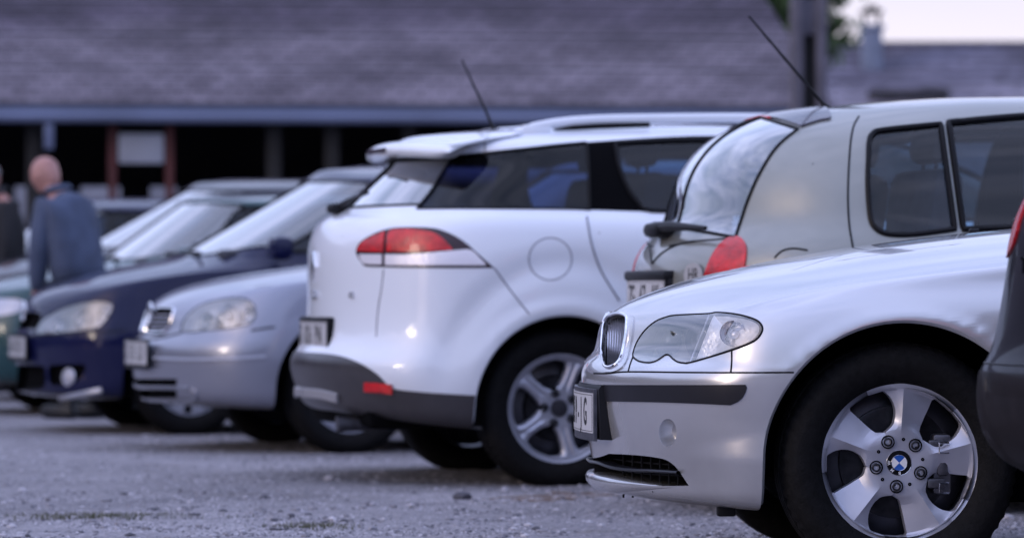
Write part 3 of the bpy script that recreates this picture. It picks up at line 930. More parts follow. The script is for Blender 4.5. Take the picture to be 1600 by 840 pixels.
    for xx in (.62, 1.62, 2.42): seam([(xx, .26), (xx + .01, .55), (xx + (.06 if xx < 1 else .0), .86)], mode='side')
    seam([(.62, .26), (1.6, .255), (2.42, .26)], mode='side')
    # --- windows
    def win(poly, name, mode='side', mat=M_GLASS, r=.008):
        P_ = b.cut(crom(poly, 5), mode)
        o = P_.make(name, mat, off=-.003)
        P_.rim('window_seal', M_SEAL, r, off=.001, parent=o)
        return o
    win([(1.02, .945), (1.02, .945), (1.30, 1.16), (1.52, 1.30), (1.66, 1.315), (1.66, 1.315), (1.64, .945), (1.64, .945)], 'window')
    win([(1.72, .945), (1.72, .945), (1.73, 1.315), (1.73, 1.315), (2.15, 1.31), (2.42, 1.27), (2.50, 1.20), (2.42, .95), (2.42, .95)], 'window')
    P_ = b.cut(crom([(-.74, .99), (-.74, .99), (-.60, 1.30), (-.5, 1.35), (0.02, 1.375), (.02, 1.375), (.02, .985), (.02, .985)], 5), 'front', cond=lambda p: p.x < 1.7)
    P_.make('windscreen', M_WIND, off=-.003, mirror='join')
    P_ = b.cut([(-.60, 1.03), (-.50, 1.32), (.02, 1.345), (.02, 1.03)], 'rear', cond=lambda p: p.x > 2.3)
    P_.make('rear_window', M_GLASS, off=-.003, mirror='join')
    b.finish(M_SILVER)
    for xx in (0, 2.725): liner(b, xx, .315, .383, -.78, -.42)
    arch_lip(b, 0, .315, .370, M_SILVER, a0=-28); arch_lip(b, 2.725, .315, .365, M_SILVER)
    # --- underbody, cabin floor
    g2 = G(); g2.box((1.5, 0, .30), (3.3, 1.15, .22), bev=.04); g2.box((1.9, 0, .62), (2.4, 1.5, .5), bev=.05); g2.box((.1, 0, .5), (1.1, .85, .4), bev=.05); g2.box((-.38, 0, .42), (.3, 1.0, .34), bev=.03); g2.obj('underbody', M_BLK, root)
    g2 = G()
    for sy in (-.38, .38):
        g2.box((1.62, sy, .98), (.14, .5, .62), bev=.05, R=Matrix.Rotation(rad(14), 3, 'Y')); g2.box((1.75, sy, 1.27), (.1, .26, .16), bev=.04)
    g2.box((2.45, 0, .92), (.16, 1.2, .5), bev=.05, R=Matrix.Rotation(rad(16), 3, 'Y')); g2.obj('seats', M_SEAT, root)
    # --- mirror, handles
    for s in (-1, 1):
        g2 = G(); g2.box((.93, s * .92, 1.0), (.11, .19, .13), bev=.035); g2.box((.96, s * .83, .97), (.06, .08, .04), bev=.01); g2.obj('mirror', M_SILVER, root)
        g2 = G(); g2.box((1.5, s * .885, .80), (.2, .03, .028), bev=.01); g2.box((2.33, s * .885, .82), (.2, .03, .028), bev=.01); g2.obj('door_handle', M_SILVER, root)
    # wipers and washer jets at the cowl
    for s in (-1, 1):
        g2 = G()
        g2.tube([(.60, s * .34 - .25, .985), (.64, s * .34, .995), (.70, s * .34 + .32, 1.0)], .007, n=6)
        g2.tube([(.655, s * .34 + .26, .985), (.62, s * .34 + .05, 1.01), (.62, s * .34, 1.0)], .011, n=6); g2.obj('wiper', M_PLA, root)
    g2 = G(); g2.box((.66, 0, .965), (.14, 1.2, .03), bev=.008); g2.obj('cowl', M_PLA, root)
    for yj in (-.42, .42):
        g2 = G(); g2.box((.44, yj, .938), (.03, .02, .014), bev=.004); g2.obj('washer_jet', M_PLA, root)
    # --- wheels
    wheel(root, 0, -.805, .308, .318, .205, .2205, 'swirl', -1)
    wheel(root, 0, .805, .308, .318, .205, .2205, 'swirl', 1, detail=0)
    wheel(root, 2.725, -.805, .308, .318, .205, .2205, 'swirl', -1, detail=0)
    wheel(root, 2.725, .805, .308, .318, .205, .2205, 'swirl', 1, detail=0)
    # --- number plate on its black carrier
    zP = .424
    def plM(x): return Matrix.Translation((x, 0, zP)) @ Matrix(((0, 0, -1, 0), (-1, 0, 0, 0), (0, 1, 0, 0), (0, 0, 0, 1)))
    def carrier():
        g_ = G(); rows_ = []
        for i in range(13):
            yv = -.29 + .58 * i / 12; cx = .28 * yv * yv
            rows_.append([(-.71 + cx, yv, .350), (-.766 + cx, yv, .352), (-.772 + cx, yv, .49), (-.765 + cx, yv, .502), (-.71 + cx, yv, .502)])
        g_.grid(rows_, closed=True); g_.F.append((0, 1, 2, 3, 4)); g_.F.append(tuple(range(60, 65))[::-1]); dedupe(g_)
        return g_
    carrier().obj('plate_carrier', M_PLA, root)
    ch = [('Z', -.232), ('G', -.192), ('1', -.105), ('5', -.060), ('9', -.005), ('-', .050), ('J', .105), ('G', .168)]
    plate(root, plM(-.772), ch, curve=.28, holder=M_CAST)
    # small under-lip tab
    g2 = G(); g2.box((-.44, -.62, .175), (.05, .03, .03), bev=.006); g2.obj('air_guide', M_PLA, root)
    return b
BMW = build_bmw()
# ------------------------------------------------------------------ the other cars
M_WHITE = paint('white_paint', (.74, .78, .87), metal=.0, rough=.45, dirt=.22)
M_BEIGE = paint('greige_paint', (.235, .24, .225), metal=.35, rough=.4, dirt=.3)
M_SBLUE = paint('silver_blue_paint', (.27, .285, .36), metal=.5, rough=.35, dirt=.4)
M_NAVY = paint('navy_paint', (.004, .006, .042), metal=.0, rough=.5, dirt=.03, cior=1.36, spec=.08)
M_BLACK = paint('black_paint', (.005, .004, .007), metal=.0, rough=.5, dirt=.05, cior=1.3, spec=.04, cw_=.30)
M_BUMP = simple('matt_black_bumper', (.012, .010, .012), .6, var=.3, scale=10, spec=.04, coat=.05)
M_TEAL = paint('teal_paint', (.012, .06, .07), metal=.1, rough=.4, dirt=.08, cior=1.45, spec=.2)
M_DGREY = paint('dark_grey_paint', (.014, .014, .026), metal=.0, rough=.5, dirt=.05, cior=1.36, spec=.1)
def rloop(xf, xr, w, z, zf=None, zr=None, bf=(0, .02, .08, .20, .36), br=(0, .03, .10, .24, .42), yf=(0, .28, .56, .84, .975), yr=None, xb=2.6, taper=(1, 1, 1, .99)):
    return loop(xf, xr, w, z, bf=bf, br=br, yf=yf, yr=yr, zf=zf, zr=zr, xb=xb, taper=taper)
def roof_close(rows, Tp, xa, xb, z, dz=.055, half=.6, ts=(.15, .4, .7)):
    Z = [(xa + (xb - xa) * i / (len(Tp) - 1), 0, z) for i in range(len(Tp))]
    xm = (xa + xb) / 2; hl = (xb - xa) / 2 + .45
    rows += between(Tp, Z, ts, lambda x, y, zz, t: z - dz * (y / half) ** 2 - .05 * min(1.2, abs(x - xm) / hl) ** 3)
    rows.append(Z)
class Kit:
    """shared trimming operations for one car"""
    def __init__(s, root, rows, mat, subr=6, subc=8, disp=None):
        g = loft(rows, subr, subc)
        if disp: disp(g)
        s.b = Body(g, root); s.root = root; s.mat = mat
    def seam(s, pts, mode='cam', r=.0025, n=6, name='shut_line', mat=None, off=-.0005, **kw):
        Q = crom(pts, n, closed=False)
        H = s.b.hits(Q, off) if mode == 'cam' else s.b.lhits(Q, mode, off)
        if len(H) > 2:
            g = G(); g.tube(H, r, n=6); return s.b.emitG(name, g, mat or M_SEAL, **kw)
    def win(s, poly, name='window', mode='side', mat=None, r=.007, n=5, cond=None, mirror='dup', seal=True, off=-.003, smooth=True):
        P = s.b.cut(crom(poly, n) if smooth else poly, mode, cond=cond)
        o = P.make(name, mat or M_GLASS, off=off, mirror=mirror)
        if seal: P.rim('window_seal', M_SEAL, r, off=.0015, parent=o, mirror='dup' if mirror == 'dup' else 'join')
        return P, o
    def panel(s, poly, name, mat, mode='cam', n=5, off=.003, skirt=.008, **kw):
        P = s.b.cut(crom(poly, n), mode)
        return P, P.make(name, mat, off=off, skirt=skirt, **kw)
    def recess(s, poly, name, mat, depth=.05, mode='cam', n=5, wall=None):
        P = s.b.cut(crom(poly, n), mode)
        o = P.make(name, mat, off=-depth)
        g = G()
        for L in P.border(): g.grid([[P.V[i] for i in L], [P.V[i] - P.N[i] * depth for i in L]], closed=True)
        s.b.emitG(name + '_wall', g, wall or mat, parent=o)
        return P, o
    def lamp(s, poly, mode='cam', n=5, depth=.05, back=None, name='headlight', bowls=(), br=.05, seal=.004, lens=None):
        P = s.b.cut(crom(poly, n), mode)
        hs = P.make(name, lens or M_LENS, off=.001)
        L = P.border()[0]; ctr = sum((P.V[i] for i in L), Vector()) / len(L)
        g = G(); g.grid([[P.V[i] for i in L], [ctr + (P.V[i] - ctr) * .97 - P.N[i] * depth for i in L]], closed=True)
        s.b.emitG('lamp_housing', g, back or M_CAP, parent=hs)
        P.make('lamp_back', back or M_CAP, off=-depth, parent=hs)
        P.rim('lamp_seal', M_SEAL, seal, parent=hs)
        for px, py, rr in bowls:
            p = s.b.hit(px, py)
            if p is None: continue
            n_ = (s.b.R @ Vector((-.8, -.6, 0))).normalized(); rot = Vector((0, 1, 0)).rotation_difference(-n_).to_matrix().to_4x4()
            q = G(); q.lathe([(rr, 0), (rr * .93, rr * .25), (rr * .7, rr * .55), (rr * .3, rr * .8), (.001, rr * .85)], n=24); q.lathe([(rr * .32, rr * .2), (rr * .25, 0), (.001, -.006)], n=14)
            q.xf(Matrix.Translation(p - s.b.normal(p) * (depth * .45)) @ rot); s.b.emitG('reflector', q, M_REFL, parent=hs)
        return P, hs
    def under(s, x0, x1, w=1.15, z0=.2, wh=(0, 2.6), zc=.31, r=.37, top=.62, hw=.80):
        g = G(); g.box(((x0 + x1) / 2, 0, z0 + .11), (x1 - x0, w, .22), bev=.04); g.box(((wh[0] + wh[1]) / 2, 0, top), (wh[1] - wh[0] - .78, hw * 1.8, .46), bev=.05)
        g.obj('underbody', M_BLK, s.root)
        for x in wh:
            g = G(); g.tube([(x, -.7, zc), (x, .7, zc)], .05, n=10); g.obj('axle', M_CAST, s.root)
            liner(s.b, x, zc, r + .012, -hw - .01, -.45)
    def seats(s, xs, z=1.0, y=(-.36, .36), w=.46, tilt=12):
        for x in xs:
            for yy in y:
                g = G(); R_ = Matrix.Rotation(rad(tilt), 3, 'Y')
                g.box((x, yy, z - .02), (.13, w, .56), bev=.05, R=R_); g.box((x + .05, yy, z + .36), (.09, .25, .16), bev=.04, R=R_); g.tube([(x + .04, yy - .06, z + .2), (x + .045, yy - .06, z + .32)], .007, n=6); g.tube([(x + .04, yy + .06, z + .2), (x + .045, yy + .06, z + .32)], .007, n=6)
                g.obj('seat', M_SEAT, s.root)
    def wheels(s, R, W, rr, style, y=.80, wb=2.6, z=None, first=1, rot=0, rear=None):
        z = z or R - .008
        for i, x in enumerate((0, wb)):
            for sd in (-1, 1):
                wheel(s.root, x, sd * y, z, R, W, rr, style, sd, detail=1 if (i == 0 and sd < 0 and first) else 0, rot=rot, matrim=M_CAP if style == 'cap' else M_ALU)
def antenna(root, p0, p1, r=.004, base=True):
    g = G(); p0 = Vector(p0); p1 = Vector(p1); P = [p0.lerp(p1, t) for t in (0, .03, .08, .3, .7, 1)]
    g.tube(P, [.017, .012, .0065, r * 1.2, r, r * .7], n=10)
    return g.obj('antenna', M_PLA, root)

# ---- white estate, tail toward image left
def build_estate():
    al = rad(15)
    root = empty('white_estate', (-.012, 15.773, 0), al, label='white estate with roof rails and large red and clear tail lamp, seen from behind', cat='car', group='cars parked side by side in the row')
    z3 = lambda a, b=None, c=None: (a, b if b is not None else a, c if c is not None else a)
    rows = [
        rloop(-.66, 3.25, .78, z3(.21, .18, .18), .27),
        rloop(-.79, 3.33, .83, z3(.215, .185, .185), .285),
        rloop(-.845, 3.37, .855, z3(.25, .22, .22), .315),
        rloop(-.862, 3.39, .868, z3(.32, .30, .30), .37),
        rloop(-.888, 3.40, .872, z3(.39, .40, .40), .44),
        rloop(-.888, 3.40, .874, z3(.46, .48, .50), .495),
        rloop(-.855, 3.39, .873, z3(.53, .55, .58), .53),
        rloop(-.830, 3.38, .872, z3(.60, .62, .66), .58),
        rloop(-.820, 3.37, .872, z3(.70, .70, .73), .68),
        rloop(-.820, 3.34, .874, z3(.80, .78, .78), .80, .76),
        rloop(-.819, 3.28, .870, z3(.90, .86, .84), .90, .82),
        rloop(-.812, 3.15, .862, z3(.965, .93, .90), .965, .88),
        rloop(-.790, 2.9, .848, z3(1.025, .99, .95), 1.03, .95),
        rloop(-.750, 2.6, .822, z3(1.058, 1.03, .99), 1.065, 1.0),
        rloop(-.700, 2.40, .800, z3(1.075, 1.055, 1.02), 1.085, 1.03, br=(0, .02, .06, .14, .24)),
        rloop(-.622, 2.20, .765, z3(1.145, 1.13, 1.10), 1.165, 1.13, br=(0, .02, .06, .13, .22)),
        rloop(-.520, 1.95, .715, z3(1.235, 1.25, 1.21), 1.255, 1.25, br=(0, .02, .06, .12, .2)),
        rloop(-.485, 1.80, .672, z3(1.298, 1.335, 1.29), 1.300, 1.33, br=(0, .02, .05, .10, .18)),
    ]
    Sp = rloop(-.505, 1.66, .640, z3(1.338, 1.385, 1.345), 1.325, 1.38, bf=(0, .02, .07, .17, .30), br=(0, .02, .05, .10, .18)); rows.append(Sp)
    Tp = rloop(-.48, 1.58, .600, z3(1.368, 1.412, 1.37), 1.358, 1.405, bf=(0, .02, .07, .17, .30), br=(0, .02, .05, .10, .18)); rows.append(Tp)
    Z = [(-.16 + 1.5 * i / (len(Tp) - 1), 0, 0) for i in range(len(Tp))]
    H = lambda x, y, zz, t: interp(x, [-.6, -.45, -.2, .2, .8, 1.4, 1.7], [1.362, 1.388, 1.412, 1.437, 1.448, 1.435, 1.41]) - .035 * (abs(y) / .6) ** 2
    rows += between(Tp, Z, (.12, .35, .65), H); rows.append([(x, 0, H(x, 0, 0, 1)) for x, _, _ in Z])
    def disp(g):
        x, y, z = g[..., 0], g[..., 1], g[..., 2]; side = np.clip((-y - .5) / .25, 0, 1)
        fl = np.exp(-((np.hypot(x, z - .31) - .39) / .03) ** 2) + np.exp(-((np.hypot(x - 2.59, z - .31) - .39) / .03) ** 2)
        g[..., 1] -= .010 * fl * side * np.clip((z - .35) / .15, 0, 1)
        sw = np.exp(-((np.hypot(x, (z - .31) * .9) - .50) / .05) ** 2)
        g[..., 1] -= -.012 * sw * side * np.clip((z - .35) / .15, 0, 1)
        # spoiler tip kicks out over the glass
        sp = np.exp(-((z - 1.335) / .022) ** 2) * np.clip((-.25 - x) / .2, 0, 1)
        g[..., 0] -= .0 * sp
    K = Kit(root, rows, M_WHITE, 6, 9, disp); b = K.b
    O = lambda pts: [(440 + x / 2.334, 140 + y / 2.334) for x, y in pts]
    Q = lambda pts: [(440 + x / 2.3333, 440 + y / 2.3333) for x, y in pts]
    arch_cut(b, 0, .306, .366); arch_cut(b, 2.59, .306, .366)
    # glass-black band of the side
    K.win([(-.535, 1.083), (-.535, 1.083), (-.47, 1.15), (-.40, 1.235), (-.355, 1.287), (-.33, 1.296), (-.1, 1.322), (.02, 1.336), (.149, 1.349), (.149, 1.349), (.114, 1.079), (.114, 1.079), (0, 1.083)], 'quarter_window', mat=M_PRIV, r=.005)
    K.win([(.34, 1.076), (.34, 1.076), (.29, 1.15), (.262, 1.25), (.265, 1.345), (.265, 1.345), (.6, 1.362), (1.12, 1.362), (1.12, 1.362), (1.17, 1.056), (1.17, 1.056)], 'door_window', mat=M_GLASS, r=.010)
    K.win([(1.28, 1.05), (1.28, 1.05), (1.23, 1.375), (1.23, 1.375), (1.50, 1.345), (1.85, 1.20), (2.12, 1.045), (2.12, 1.045)], 'door_window', mat=M_GLASS, r=.012)
    K.panel([(.115, 1.078), (.115, 1.078), (.150, 1.35), (.150, 1.35), (.6, 1.381), (1.18, 1.383), (1.18, 1.383), (1.23, 1.05), (1.23, 1.05)], 'window_surround', M_BLK, 'side', off=0, skirt=0)
    # tailgate glass
    K.win([(-.70, 1.10), (-.70, 1.10), (-.655, 1.19), (-.61, 1.275), (-.57, 1.288), (-.3, 1.292), (.01, 1.294), (.01, 1.294), (.01, 1.098), (.01, 1.098)], 'rear_window', 'front', M_WIND, r=.006, mirror='join', cond=lambda p: p.x < -.2)
    P_ = b.cut(crom([(-.72, 1.10), (-.72, 1.10), (-.60, 1.33), (-.5, 1.36), (0.01, 1.375), (.01, 1.375), (.01, 1.08), (.01, 1.08)], 5), 'rear', cond=lambda p: p.x > 1.4)
    P_.make('windscreen', M_WIND, off=-.003, mirror='join')
    # black edge of the tailgate glass / hinge pillar
    # tail lamp: red upper band, dark top wedge, clear lower band
    whole = crom(O([(271, 590), (283, 560), (320, 533), (370, 512), (430, 502), (540, 503), (600, 518), (660, 550), (715, 596), (755, 632), (776, 650), (776, 650), (560, 650), (390, 647), (310, 644), (292, 630), (280, 612)]), 4)
    P0 = b.cut(whole)
    fr_ = P0.make('tail_lamp', M_RED2, off=.001, skirt=.006)
    sub = Body.__new__(Body); sub.__dict__.update(b.__dict__)
    def subpatch(poly, name, mat, off):
        bm_ = bmesh.new(); vs = [bm_.verts.new(v) for v in P0.V]
        for f in P0.F:
            try: bm_.faces.new([vs[i] for i in f])
            except ValueError: pass
        sub.bm = bm_; P = sub.cut(crom(O(poly), 4)); bm_.free(); P.b = b
        return P.make(name, mat, off=off, skirt=.004, parent=fr_)
    subpatch([(278, 588), (278, 588), (290, 563), (330, 537), (378, 517), (378, 517), (372, 592), (372, 592)], 'inner_red_lens', M_RED, .006)
    subpatch([(386, 590), (386, 590), (392, 522), (430, 510), (500, 512), (560, 525), (598, 552), (626, 584), (626, 584), (500, 590)], 'outer_red_lens', M_RED, .006)
    subpatch([(285, 600), (285, 600), (368, 600), (368, 600), (368, 638), (368, 638), (308, 635), (292, 620)], 'inner_clear_lens', M_WLENS, .006)
    subpatch([(380, 600), (380, 600), (480, 600), (640, 585), (690, 585), (725, 615), (748, 640), (748, 640), (500, 640), (380, 640), (380, 640)], 'outer_clear_lens', M_WLENS, .006)
    # lower cladding
    cl = crom(Q([(30, 256), (30, 256), (70, 257), (150, 262), (220, 272), (290, 298), (350, 337), (392, 380), (425, 392), (520, 402), (640, 410), (730, 415), (730, 415), (730, 640), (730, 640), (350, 640), (30, 640), (30, 640)]), 4)
    P, o = K.panel(Q([(30, 256), (30, 256), (70, 257), (150, 262), (220, 272), (290, 298), (350, 337), (392, 380), (425, 392), (520, 402), (640, 410), (730, 415), (730, 415), (730, 640), (730, 640), (350, 640), (30, 640), (30, 640)]), 'bumper_cladding', M_CLAD, n=4, off=.004, skirt=.008)
    g = G()
    for yc, x0, x1 in ((381, 308, 408),):
        L = b.hits(crom(Q([(308, 380), (358, 384), (408, 390)]), 4, closed=False), .008)
        rows_ = [[p + Vector((0, 0, .018)), p + Vector((0, 0, .018)) + b.normal(p) * .004, p - Vector((0, 0, .018)) + b.normal(p) * .004, p - Vector((0, 0, .018))] for p in L]
        g.grid(rows_, closed=True); g.F.append((0, 1, 2, 3)); n = len(g.V); g.F.append((n - 1, n - 2, n - 3, n - 4))
    b.emitG('reflector', g, M_RED)
    # bright skid strip under the bumper
    L = b.hits(crom(Q([(46, 396), (90, 399), (150, 405), (212, 420)]), 5, closed=False), .006)
    g = G(); g.grid([[p + Vector((0, 0, .020)), p + Vector((0, 0, .016)) + b.normal(p) * .012, p - Vector((0, 0, .016)) + b.normal(p) * .012, p - Vector((0, 0, .022))] for p in L], closed=True)
    for q in ((0, 1, 2, 3), tuple(range(len(g.V) - 4, len(g.V)))[::-1]): g.F.append(q)
    b.emitG('skid_strip', g, M_SKID, mirror='join')
    # sills cladding along the side
    K.seam(O([(776, 650), (830, 725), (905, 820)]), r=.003, mat=M_GAP); K.seam(O([(1113, 462), (1130, 560), (1165, 660), (1232, 770)]), r=.004, mat=M_GAP)
    K.seam(O([(372, 655), (365, 720), (352, 800), (345, 900)]), r=.003, mat=M_GAP)
    fc = O([(980, 617)])[0]; K.seam([(fc[0] + 33.5 * math.cos(a), fc[1] + 33 * math.sin(a)) for a in np.linspace(0, 2 * PI, 33)], r=.0024, n=2, name='fuel_flap', mat=M_GAP)
    K.seam(O([(735, 245), (742, 205), (730, 165), (690, 150)]), r=.0025)
    K.seam([(1.22, .28), (1.25, .6), (1.22, 1.05)], mode='side'); K.seam([(2.2, .28), (2.22, .6), (2.12, 1.03)], mode='side'); K.seam([(.35, .26), (1.2, .24), (2.2, .26)], mode='side')
    # plate in its recess, tailgate badge, wiper, third brake lamp
    b.finish(M_WHITE)
    K.under(-.72, 3.2, wh=(0, 2.59), z0=.22, top=.68)
    g = G(); g.box((-.52, 0, .36), (.3, .95, .2), bev=.05); g.obj('rear_subframe', M_BLK, root)
    g = G(); g.tube([(-.80, -.35, .235), (-.45, -.35, .25)], .032, n=14); g.obj('exhaust_pipe', M_CAST, root)
    arch_lip(b, 0, .306, .366, M_WHITE, a0=18); arch_lip(b, 2.59, .306, .366, M_WHITE)
    pr = lambda x, z, t=0: Matrix.Translation((x, 0, z)) @ Matrix(((0, 0, -1, 0), (-1, 0, 0, 0), (0, 1, 0, 0), (0, 0, 0, 1))) @ Matrix.Rotation(t, 4, 'X')
    def hx(y, z): p = b.lhit(-abs(y), z, 'front'); return (b.Mi @ p).x
    xp = hx(0.02, .61)
    xp = hx(.02, .575) - .008
    g = G(); g.box((xp + .030, 0, .590), (.03, .555, .135), bev=.01); g.obj('plate_recess', M_SEAL, root)
    plate(root, pr(xp + .004, .583), [('Z', -.21), ('G', -.165), ('8', -.045), ('2', .0), ('6', .045), ('P', .13), ('N', .18)], curve=.3, holder=M_PLA)
    xb = hx(.02, .85)
    g = G(); g.prism([(0, .062), (.028, 0), (0, -.062), (-.028, 0)], lambda u, v, w: (xb - .012 + w, u, .86 + v), .012); g.obj('diamond_emblem', M_CHR, root)
    text('model_badge', 'CLIO', .05, M_CHR, root, pr(xb - .004, .745), depth=.002, bold=True)
    xb2 = hx(.42, .75); text('trim_badge', 'dCi', .035, M_CHR, root, Matrix.Translation((xb2 - .004, -.42, .745)) @ Matrix.Rotation(rad(9), 4, 'Z') @ Matrix(((0, 0, -1, 0), (-1, 0, 0, 0), (0, 1, 0, 0), (0, 0, 0, 1))), depth=.002, bold=True)
    xw = hx(.02, 1.09)
    g = G(); g.box((xw - .02, 0, 1.095), (.09, .10, .045), bev=.018); g.tube([(xw - .03, 0, 1.10), (xw - .015, -.16, 1.125), (xw + .01, -.40, 1.15)], [.014, .010, .006], n=8); g.obj('rear_wiper', M_PLA, root)
    # overhanging roof spoiler
    g = G(); rows_ = []
    for yv in np.linspace(-.60, .60, 33):
        a_ = abs(yv) / .60; tx = -.560 + .15 * a_ ** 2.4; tz = 1.330 - .030 * a_ ** 2; kx = 1 - .35 * a_ ** 6
        rf = -.10; rz = 1.421 - .040 * a_ ** 2
        prof = [(rf, rz), (-.20, rz - .012), (-.30, rz - .028), (-.40, rz - .048), (tx + .055, tz + .036), (tx + .02, tz + .026), (tx, tz + .006), (tx + .004, tz - .012), (tx + .03, tz - .026), (tx + .09, tz - .030), (-.36, 1.315 - .01 * a_), (-.22, 1.35 - .01 * a_)]
        e_ = max(0, (a_ - .78) / .22) ** 2
        prof = [(x_, z_ if i_ < 7 else z_ + (interp(x_, [tx, tx + .055, -.30, -.10], [tz + .006, tz + .036, rz - .028, rz]) - .004 - z_) * e_) for i_, (x_, z_) in enumerate(prof)]
        rows_.append([(x_, yv * interp(x_, [-.56, -.38, -.12], [1.03, 1.03, .95]), z_) for x_, z_ in prof])
    g.grid(rows_, closed=True); g.F.append(tuple(range(12))); g.F.append(tuple(range(len(g.V) - 12, len(g.V)))[::-1]); dedupe(g)
    sp_ = g.obj('roof_spoiler', M_WHITE, root, auto=rad(60))
    g = G(); g.box((-.559, 0, 1.330), (.012, .30, .020), bev=.004); g.obj('brake_light', M_RED2, sp_)
    # roof rails
    for sd in (-1, 1):
        g = G(); pts = []
        for x in np.linspace(-.12, 1.55, 22):
            p = b.lhit(x, -.535, 'top'); zr = (b.Mi @ p).z if p else 1.38
            t = (x + .12) / 1.67; lift = .044 * (1 - abs(2 * t - 1) ** 6) ** .8 if 0 < t < 1 else 0
            pts.append((x, sd * .535, zr + lift))
        g.tube(pts, [.016] + [.019] * 20 + [.016], n=10, flat=.8)
        for x in (-.03, 1.38): g.box((x, sd * .535, 1.395), (.12, .03, .05), bev=.01)
        rl = g.obj('roof_rail', M_WHITE, root)
        g = G(); g.tube([(x_, y_ * 1.012, z_ - .026) for x_, y_, z_ in pts[2:8]], [.004, .011, .012, .012, .011, .010], n=8); g.obj('rail_gap_shade', M_SEAL, rl)  # dark tube put in for the shaded gap beneath the rail
    p = b.Mi @ b.lhit(-.07, -.04, 'top'); antenna(root, p - Vector((0, 0, .005)), p + Vector((-.14, 0, .285)), r=.0048)
    for sd in (-1, 1):
        g = G(); g.box((2.02, sd * .93, 1.06), (.12, .2, .14), bev=.04); g.obj('mirror', M_WHITE, root)
        for x in (1.34,): g = G(); g.box((x + .65, sd * .885, .90), (.2, .03, .03), bev=.01); g.obj('door_handle', M_WHITE, root)
    K.seats((.42, 1.45), z=.98)
    K.wheels(.316, .205, .219, 'five', y=.80, wb=2.59, z=.303, rot=-3)
M_CLAD = simple('grey_cladding', (.045, .042, .048), .30, var=.12, scale=14, bump=.04, bscale=400)
M_SKID = simple('skid_plate_silver', (.40, .39, .42), .35, metal=.5)
build_estate()

